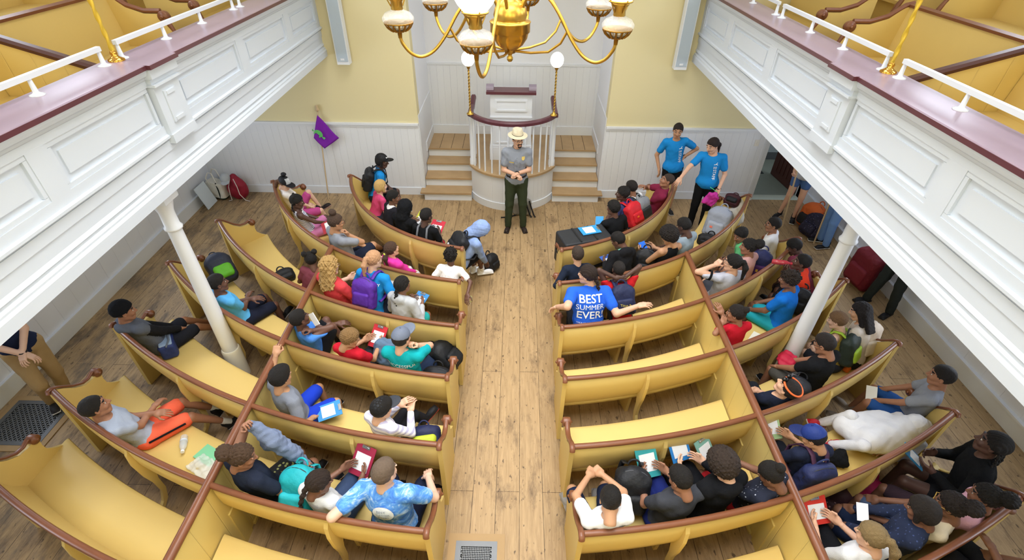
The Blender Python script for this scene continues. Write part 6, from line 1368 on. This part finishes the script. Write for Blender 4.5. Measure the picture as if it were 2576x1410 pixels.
# ---------------- people standing under the right gallery (heads behind the gallery front)
P = person('r64', 'standing person in denim shorts and black shoes beside the corridor door', (5.16, 8.16, .90), (5.14, 8.1, 1.6), .97, -130, sk='light', hair=('long', '#4a3426'), top=('tee', '#c6ccd6'), bot=('short', '#4c6a9c'), arms=('lap' if False else ((-.2, .10, .3), ('w', 4.86, 7.98, .98))), hand=('relaxed', 'grip'), legs=(((-.10, .03, -.43), (-.10, .02, -.85)), ((.10, .05, -.43), (.16, .02, -.85))), shoes=('#1b1b1e', '#e6e6e6'))
P = person('r65', 'standing person in pale blue jeans and black sneakers by the right wall', (5.38, 7.28, .92), (5.36, 7.22, 1.6), .98, 180, sk='light', hair=('short', '#3a2a20'), top=('tee', '#e4e6ea'), bot=('pants', '#6e93cc'), arms=((-.05, .26, .2), (.05, .26, .2)), legs='stand', shoes=('#1a1a1c', '#efefef'), seed=1)
P = person('r66', 'standing person in dark charcoal trousers and black boots by the right wall', (5.46, 5.66, .94), (5.45, 5.60, 1.64), 1.02, 200, sk='light', hair=('short', '#2a1f1b'), top=('polo', '#8d929c'), bot=('pants', '#2b302e'), arms=((-.05, .26, .2), (.05, .26, .2)), legs=(((-.12, .04, -.43), (-.16, .02, -.85)), ((.12, .04, -.43), (.18, .06, -.85))), shoes=('#17171a', '#1d1d20'), seed=2)
# ------------------------------------------------------------------ loose things
def wood_pole(a, b, r, label, name='wooden_pole'):
    a, b = Vector(a), Vector(b); o = thing(name, a, label, 'pole'); m = MB().tube([(0, 0, 0), tuple((b-a)*.5), tuple(b-a)], r, 10); m.build('pole', mat('pale dowel wood', '#c8b08c', .5, vary=.1), o); return o
wood_pole((4.95, 7.86, 0), (4.83, 8.02, 1.9), .014, 'pale wooden pole held in front of the denim shorts')
o = wood_pole((5.28, 7.34, 0), (5.14, 7.26, 1.9), .014, 'pale wooden pole held in front of the blue jeans')
o = thing('flag', (-3.38, 8.80, 0), 'purple flag with green turtle on a pole leaning against the front wall', 'flag')
fd = Vector((-3.37, 8.82, 1.62))-Vector((-3.45, 8.60, 0)); bs = Vector((-3.45, 8.60, 0))-Vector((-3.38, 8.80, 0))
MB().tube([tuple(bs), tuple(bs+fd*.5), tuple(bs+fd)], .012, 10).build('pole', mat('pale dowel wood', '#c8b08c', .5, vary=.1), o)
MB().lathe([(.012, 0), (.03, .015), (.034, .04), (.02, .065), (.026, .085), (.02, .105), (.003, .115)], tuple(bs+fd), 14).build('finial', mat('pale dowel wood', '#c8b08c', .5, vary=.1), o)
# flag cloth: hangs from the pole top as a folded diamond
top = bs+fd*.97; FX = Vector((1, .06, 0)); FZ = Vector((0, .10, 1))
quad = [(0, 0), (-.135, -.40), (.02, -.60), (.31, -.41)]
rows = []; n_ = 12
for i in range(n_+1):
    row = []
    for j in range(n_+1):
        u_, v_ = i/n_, j/n_; x = (1-u_)*((1-v_)*quad[0][0]+v_*quad[1][0])+u_*((1-v_)*quad[3][0]+v_*quad[2][0]); z = (1-u_)*((1-v_)*quad[0][1]+v_*quad[1][1])+u_*((1-v_)*quad[3][1]+v_*quad[2][1])
        p = top+FX*x+FZ*z+Vector((0, -.03+.012*sin(x*22)-.01, 0)); row.append(tuple(p))
    rows.append(row)
fl = MB().grid(rows, smooth=True).build('flag_cloth', mat('purple felt', '#7a1fa2', .9), o)
sd = fl.modifiers.new('thick', 'SOLIDIFY'); sd.thickness = .004
tur = MB(); dome = [(.085*cos(a), .075*sin(a)) for a in np.linspace(0, pi, 14)]
def tp(x, z): # tilted down to the right
    c_, s_ = cos(-.75), sin(-.75); X, Z_ = x*c_-z*s_-.04, x*s_+z*c_-.33; return tuple(top+FX*X+FZ*Z_+Vector((0, -.062, 0)))
tur.add([tp(*q) for q in dome], [tuple(range(len(dome)))])
for pts in ([(-.085, .0), (-.125, .022), (-.12, -.012), (-.085, -.012)], [(.08, .0), (.13, -.01), (.135, .03), (.10, .03)][::1], [(-.07, 0), (-.075, -.035), (-.05, -.035), (-.045, 0)], [(.03, 0), (.035, -.03), (.06, -.03), (.06, 0)]): tur.add([tp(*q) for q in pts], [tuple(range(len(pts)))])
tu = tur.build('turtle', mat('green felt', '#5fb763', .9), o)
# left corner: tote, maroon bag, cap, board
o = thing('tote_bag', (-5.50, 8.58, 0), 'white canvas tote bag with dark trim in the far left corner', 'bag'); F = Field((-.24, -.2, 0), (.24, .2, .5), .011); F.box((0, 0, .2), (.16, .10, .19), rotm(80), rad=.05, k=.02).noise(.008, 22, 2).cut((0, 0, .36), (.2, 0, 1)); V, Q = F.mesh(); C = V[Q].mean(1); mesh_np('bag_body', V, Q, [cloth('#dcd8cc'), cloth('#22382c')], o, (C[:, 2] < .05).astype(int))
for s_ in (-1, 1):
    MB().tube([(-.08, s_*.09, .33), (-.10, s_*.10, .46), (-.04, s_*.08, .56), (.02, s_*.08, .55), (.07, s_*.09, .32)], .011, 6).build('strap', cloth('#e2ded4'), o)
MB().tube([(.05, -.108, .05), (.06, -.112, .2), (.05, -.105, .36)], .012, 5).build('trim_band', cloth('#1f2422'), o)
o = thing('drawstring_bag', (-5.14, 8.60, 0), 'maroon drawstring bag with pale cords slumped against the front wall', 'bag'); F = Field((-.26, -.2, 0), (.26, .2, .56), .011); F.ell((0, 0, .19), (.19, .13, .22), k=.02).cap((0, 0, .3), (-.03, .02, .42), .11, .07, .06).noise(.01, 24, 1); F.cut((0, 0, .005), (0, 0, -1)); V, Q = F.mesh(); mesh_np('bag_body', V, Q, nylon('#8d1d30'), o)
for s_ in (-1, 1): MB().tube([(s_*.03-.02, -.06, .42), (s_*.08, -.135, .3), (s_*.09, -.15, .15), (s_*.13+.03, -.14, .02), (s_*.2+.05, -.16, .012)], .007, 6).build('cord', cloth('#d9cfc8'), o)
(V, Q), (V2, Q2) = tmpl('cap'); o = thing('cap', (-5.26, 8.52, .40), 'pale grey cap hung on top of the maroon drawstring bag', 'cap'); Mx = rotm(-70, 20); mesh_np('crown', V@Mx.T, Q, cloth('#b3b6b8'), o); mesh_np('cap_brim', V2@Mx.T, Q2, cloth('#b3b6b8'), o)
o = thing('white_board', (-5.60, 8.26, .012), 'pale thin board leaning on the left wall beside the tote bag', 'board'); m = MB().obox((.03, 0, .21), (0, .17, 0), (-.06, 0, .205), (.006, 0, .002)); m.build('board_face', mat('pale blue white board', '#d3dee6', .4), o)
# left pews
backpack((-3.02, 5.50, .53), (.5, -.5, .7), '#17181b', 'small black bag lying on the empty third pew of the outer left block', (.13, .09, .10), straps=False, name='bag')
backpack((-3.80, 5.42, .70), (.5, -.5, .7), '#2c3140', 'navy backpack with bright green flap behind the left column', (.16, .13, .22), col2='#5fae2c', seed=2)
o = thing('lunch_bag', (-3.85, 4.10, .46), 'blue lunch bag with pale lid panel beside the boy in the black knit cap', 'bag'); A = rotm(35)
F = Field((-.2, -.2, 0), (.2, .2, .26), .0085); F.box((0, 0, .10), (.14, .085, .10), A, rad=.035, k=.01).noise(.003, 40, 1); V, Q = F.mesh(); mesh_np('bag_body', V, Q, nylon('#27376e'), o)
F = Field((-.2, -.2, .15), (.2, .2, .26), .0085); F.box((0, 0, .195), (.12, .068, .018), A, rad=.016, k=.01); V, Q = F.mesh(); mesh_np('lid', V, Q, nylon('#8fa6c4'), o)
MB().tube([tuple(A@np.array(q)) for q in ((-.13, .0, .19), (-.08, .05, .235), (.08, .05, .235), (.14, 0, .19))], .011, 6).build('handle', nylon('#5b6472'), o)
MB().obox(A@np.array((.07, -.088, .08)), A[:, 0]*.012, A[:, 2]*.012, A[:, 1]*.003).build('zip_pull', card('#d0663a'), o)
CLEAR = mat('clear plastic', '#e9f1f6', .08, spec=.7, alpha=.38)
o = thing('water_bottle', (-3.04, 2.86, .515), 'clear plastic water bottle lying on the sixth pew of the outer left block', 'bottle'); m = MB().lathe([(.03, -.1), (.033, -.095), (.033, -.05), (.029, -.02), (.033, .0), (.033, .03), (.028, .05), (.014, .085), (.014, .095)], (0, 0, 0), 18); m.build('bottle_body', CLEAR, o)
MB().lathe([(.017, .09), (.017, .11)], (0, 0, 0), 14).build('bottle_cap', card('#eef1f4'), o); MB().lathe([(.034, -.045), (.0345, -.02)], (0, 0, 0), 18).build('bottle_label', mat('pale label', '#cfd9e4', .5), o); o.rotation_euler = (radians(84), 0, radians(25))
o.location.z = .492
booklet((-2.76, 2.76, .465), (0, 0, 1), (.8, -.4, 0), '#7fc79a', 'pale green paper under a clear plastic bag on the sixth left pew', (.08, .11), paper=False, clip=False, name='paper')
o = thing('plastic_bag', (-2.72, 2.62, .48), 'crumpled clear plastic bag lying on the sixth pew near the left partition', 'bag'); F = Field((-.2, -.16, -.05), (.2, .16, .12), .009); F.box((0, 0, 0), (.15, .09, .014), rotm(60), rad=.012, k=.01).ell((-.05, .02, .02), (.07, .05, .03), k=.03).noise(.012, 46, 1); V, Q = F.mesh(); mesh_np('film', V, Q, mat('clear film', '#eef2ee', .25, spec=.6, alpha=.42), o)
# fourth row by the aisle
backpack((-.66, 3.62, .66), (-.1, -.9, .3), '#1a1b1f', 'black and red sports bag lying beside the teal shirt', (.15, .09, .12), col2='#b3242e', straps=False, name='bag', logo=('#f0f0f0', .03, .03, .02))
backpack((-.62, 4.02, .57), (.5, -.2, .6), '#17181b', 'black backpack slumped over the aisle arm of the fourth left pew', (.14, .11, .2))
o = thing('denim_jacket', (-1.28, 3.97, .66), 'folded slate blue denim jacket beside the curly golden-haired child', 'jacket'); F = Field((-.22, -.2, -.14), (.22, .2, .2), .0105); F.box((0, 0, 0), (.13, .09, .14), rotm(70, 25), rad=.05, k=.02).noise(.011, 34, 4); V, Q = F.mesh(); mesh_np('jacket_body', V, Q, cloth('#5f7690'), o)
# fifth and sixth rows
backpack((-.70, 2.93, .58), (.1, -.5, .8), '#20264a', 'navy bag with yellow piping and blue handle near the aisle, fifth left pew', (.16, .10, .11), col2='#b9c63a', straps=False, name='bag')
backpack((-1.66, 2.28, .74), (-.15, -.85, .45), '#21a3ae', 'bright teal backpack between navy shirt and cornrow braids', (.15, .11, .22), col2='#2bb4be')
o = thing('grey_sweatshirt', (-1.98, 2.50, 1.32), 'grey blue sweatshirt stretched up in the hands of the woman with the topknot', 'sweatshirt'); F = Field((-.16, -.2, -.78), (.42, .25, .1), .0115)
F.cap((0, 0, .0), (.10, .02, -.22), .035, .075, .03).cap((.10, .02, -.22), (.22, .05, -.48), .075, .065, .03).cap((.22, .05, -.48), (.33, .03, -.66), .05, .03, .03).cap((.02, .03, -.05), (.03, .04, -.34), .03, .05, .03).noise(.010, 38, 2).noise(.005, 80, 3); V, Q = F.mesh(); mesh_np('sleeves', V, Q, cloth('#75819c'), o)
# front right
A = rotm(108); o = thing('equipment_case', (1.02, 6.58-.60, .5), 'large flat black case lying on the aisle end of the front right pew', 'case')
o.location = (1.12, 6.04, .455)
F = Field((-.5, -.4, 0), (.5, .4, .6), .012); F.box((0, 0, .245), (.36, .20, .245), A, rad=.03, k=.01); V, Q = F.mesh(); mesh_np('case_body', V, Q, mat('black textured plastic', '#26282c', .5, bump=.3, bscale=120), o)
m = MB()
for k in (-1, 1): m.obox(A@np.array((k*.12, 0, .492)), A[:, 0]*.012, A[:, 1]*.18, (0, 0, .004))
m.build('lid_rib', mat('black plastic', '#17181a', .4), o)
m = MB(); m.tube([tuple(A@np.array(q)) for q in ((-.36, -.08, .25), (-.395, -.07, .26), (-.395, .07, .26), (-.36, .08, .25))], .012, 6); m.build('handle', mat('black plastic', '#17181a', .4), o)
booklet((1.20, 6.12, .958), (0, 0, 1), (.9, .3, 0), '#2f95d8', 'bright blue clipboard with white paper lying on the black case', (.10, .14))
# second right pew end
o = thing('white_jacket', (3.66, 7.12, .62), 'crumpled off-white jacket at outer end of the second right pew', 'jacket'); F = Field((-.26, -.26, -.2), (.26, .26, .3), .0115); F.ell((0, 0, 0), (.16, .12, .16), rotm(60), .02).cap((.05, .05, .1), (.1, .14, .2), .08, .06, .05).noise(.013, 28, 2); V, Q = F.mesh(); mesh_np('jacket_body', V, Q, cloth('#c9c6be'), o)
backpack((3.62, 7.26, .86), (-.4, -.5, .8), '#3c1a22', 'small dark maroon and black bag on top of the off-white jacket', (.12, .08, .10), col2='#17181b', name='bag', straps=False)
# along the right wall
backpack((5.40, 7.86, .24), (-.9, -.3, .2), '#c05a22', 'orange and black backpack on the floor by the right wall', (.2, .15, .24), col2='#1a1a1c')
b = backpack((5.34, 7.60, .20), (-.9, -.3, .4), '#201d34', 'dark purple dotted backpack on the floor beside the orange backpack', (.19, .14, .22), straps=False)
spots(b.children[0].data.materials[0], '#1e1b30', '#6c6a90', 34, .2)
backpack((5.44, 6.20, .33), (-.95, -.15, .1), '#6c1826', 'large maroon backpack leaning on the right wall behind the column', (.24, .14, .33), col2='#7a2130')
booklet((3.12, 4.50, .462), (0, 0, 1), (.6, .7, 0), '#e6e4d6', 'pale printed paper lying on the seat between red shirt and bright blue shirt', (.07, .10), paper=False, clip=False, name='paper')
o = thing('key_cord', (-.445, 5.13, .48), 'small loop of pale green cord with a tag hanging at an aisle pew end', 'cord'); m = MB(); m.tube([(.035*cos(a), .01*sin(2*a), .05*sin(a)) for a in np.linspace(0, 2*pi, 17)], .006, 6, False); m.build('loop', mat('pale green cord', '#c2c98a', .6), o); MB().obox((0, .0, -.075), (.014, 0, 0), (0, .003, 0), (0, 0, .022)).build('tag', card('#e8e6dc'), o)
o = thing('pouch', (3.96, 4.0, .50), 'small orange pouch beside the dark green backpack', 'bag'); F = Field((-.09, -.07, -.06), (.09, .07, .08), .007); F.box((0, 0, 0), (.055, .035, .035), rotm(130), rad=.025, k=.01).noise(.003, 60, 1); V, Q = F.mesh(); mesh_np('pouch_body', V, Q, nylon('#e0701f'), o); MB().tube([(-.04, 0, .03), (0, .0, .05), (.04, 0, .03)], .004, 5).build('zip', nylon('#2b2c30'), o)
# near the pulpit
o = thing('rucksack', (.26, 8.14, 0), 'grey canvas rucksack with black straps on the floor behind the man in uniform', 'bag'); F = Field((-.26, -.12, 0), (.26, .12, .46), .011); F.box((0, 0, .16), (.17, .08, .15), rad=.06, k=.02).ell((0, 0, .28), (.11, .07, .10), k=.05).noise(.006, 30, 1); F.cut((0, 0, .005), (0, 0, -1)); V, Q = F.mesh(); mesh_np('bag_body', V, Q, nylon('#8b877e'), o)
for k in (.06, .13): MB().tube([(k, -.08, .33), (k+.04, -.10, .2), (k+.09, -.10, .05), (k+.12, -.12, .015)], .014, 6).build('strap', nylon('#1d1e22'), o)
MB().tube([(-.1, -.06, .03), (-.2, -.12, .02), (-.38, -.14, .012)], .012, 6).build('loose_strap', nylon('#1d1e22'), o)
backpack((-.22, 6.46, .13), (.8, -.5, .2), '#17181b', 'small black bag on the aisle floor beside the bending person', (.12, .09, .14), name='bag', straps=False)
# ------------------------------------------------------------------ light
def area(name, loc, rot, sx, sy, e, col):
    l = bpy.data.lights.new(name, 'AREA'); l.shape = 'RECTANGLE'; l.size = sx; l.size_y = sy; l.energy = e; l.color = col
    o = link(bpy.data.objects.new(name, l)); o.location = loc; o.rotation_euler = rot; return o
DAY = (.79, .88, 1.0)
for y in WINY:
    for s in (-1, 1):
        area('window_daylight', (s*(W-.02), y, 5.68), (0, s*radians(90), 0), 1.8, 1.05, 34, DAY)
        area('low_window_daylight', (s*(W-.05), y, 1.79), (0, s*radians(90), 0), .98, 1.05, 18, (.80, .88, 1.0))
for x in (-3.2, 0, 3.2):
    area('added_rear_fill', (x, YB+.1, 5.2), (radians(-90), 0, 0), 1.6, 2.6, 96, (.90, .95, 1.0))  # added fill lamps before the windowless rear wall, to brighten the front wall
for k in range(6):
    l = bpy.data.lights.new('chandelier_bulb', 'POINT'); l.energy = 7; l.color = (1, .86, .62); l.shadow_soft_size = .12
    o = link(bpy.data.objects.new('chandelier_bulb', l)); a = radians(lamps[k]); o.location = (CX+RG*cos(a), CY_+RG*sin(a), CZ+.36+.2)
for y in (1.2, 5.2):
    area('added_overhead_fill', (0, y, ZC-.06), (0, 0, 0), 4.2, 2.6, 120, (.95, .97, 1.)).data.spread = radians(100)  # added soft fill from above for seats and floor, with no real fixture
w = bpy.data.worlds.new('world'); w.use_nodes = True; SC.world = w
w.node_tree.nodes['Background'].inputs[0].default_value = (.8, .88, 1, 1); w.node_tree.nodes['Background'].inputs[1].default_value = 1.
SC.view_settings.view_transform = 'Standard'; SC.view_settings.look = 'None'; SC.view_settings.exposure = .42; SC.view_settings.gamma = 1.; SC.view_settings.use_curve_mapping = False
SC.cycles.max_bounces = 6; SC.cycles.diffuse_bounces = 4; SC.cycles.glossy_bounces = 3; SC.cycles.transmission_bounces = 4; SC.cycles.transparent_max_bounces = 8
SC.cycles.caustics_reflective = False; SC.cycles.caustics_refractive = False; SC.cycles.sample_clamp_indirect = 6.
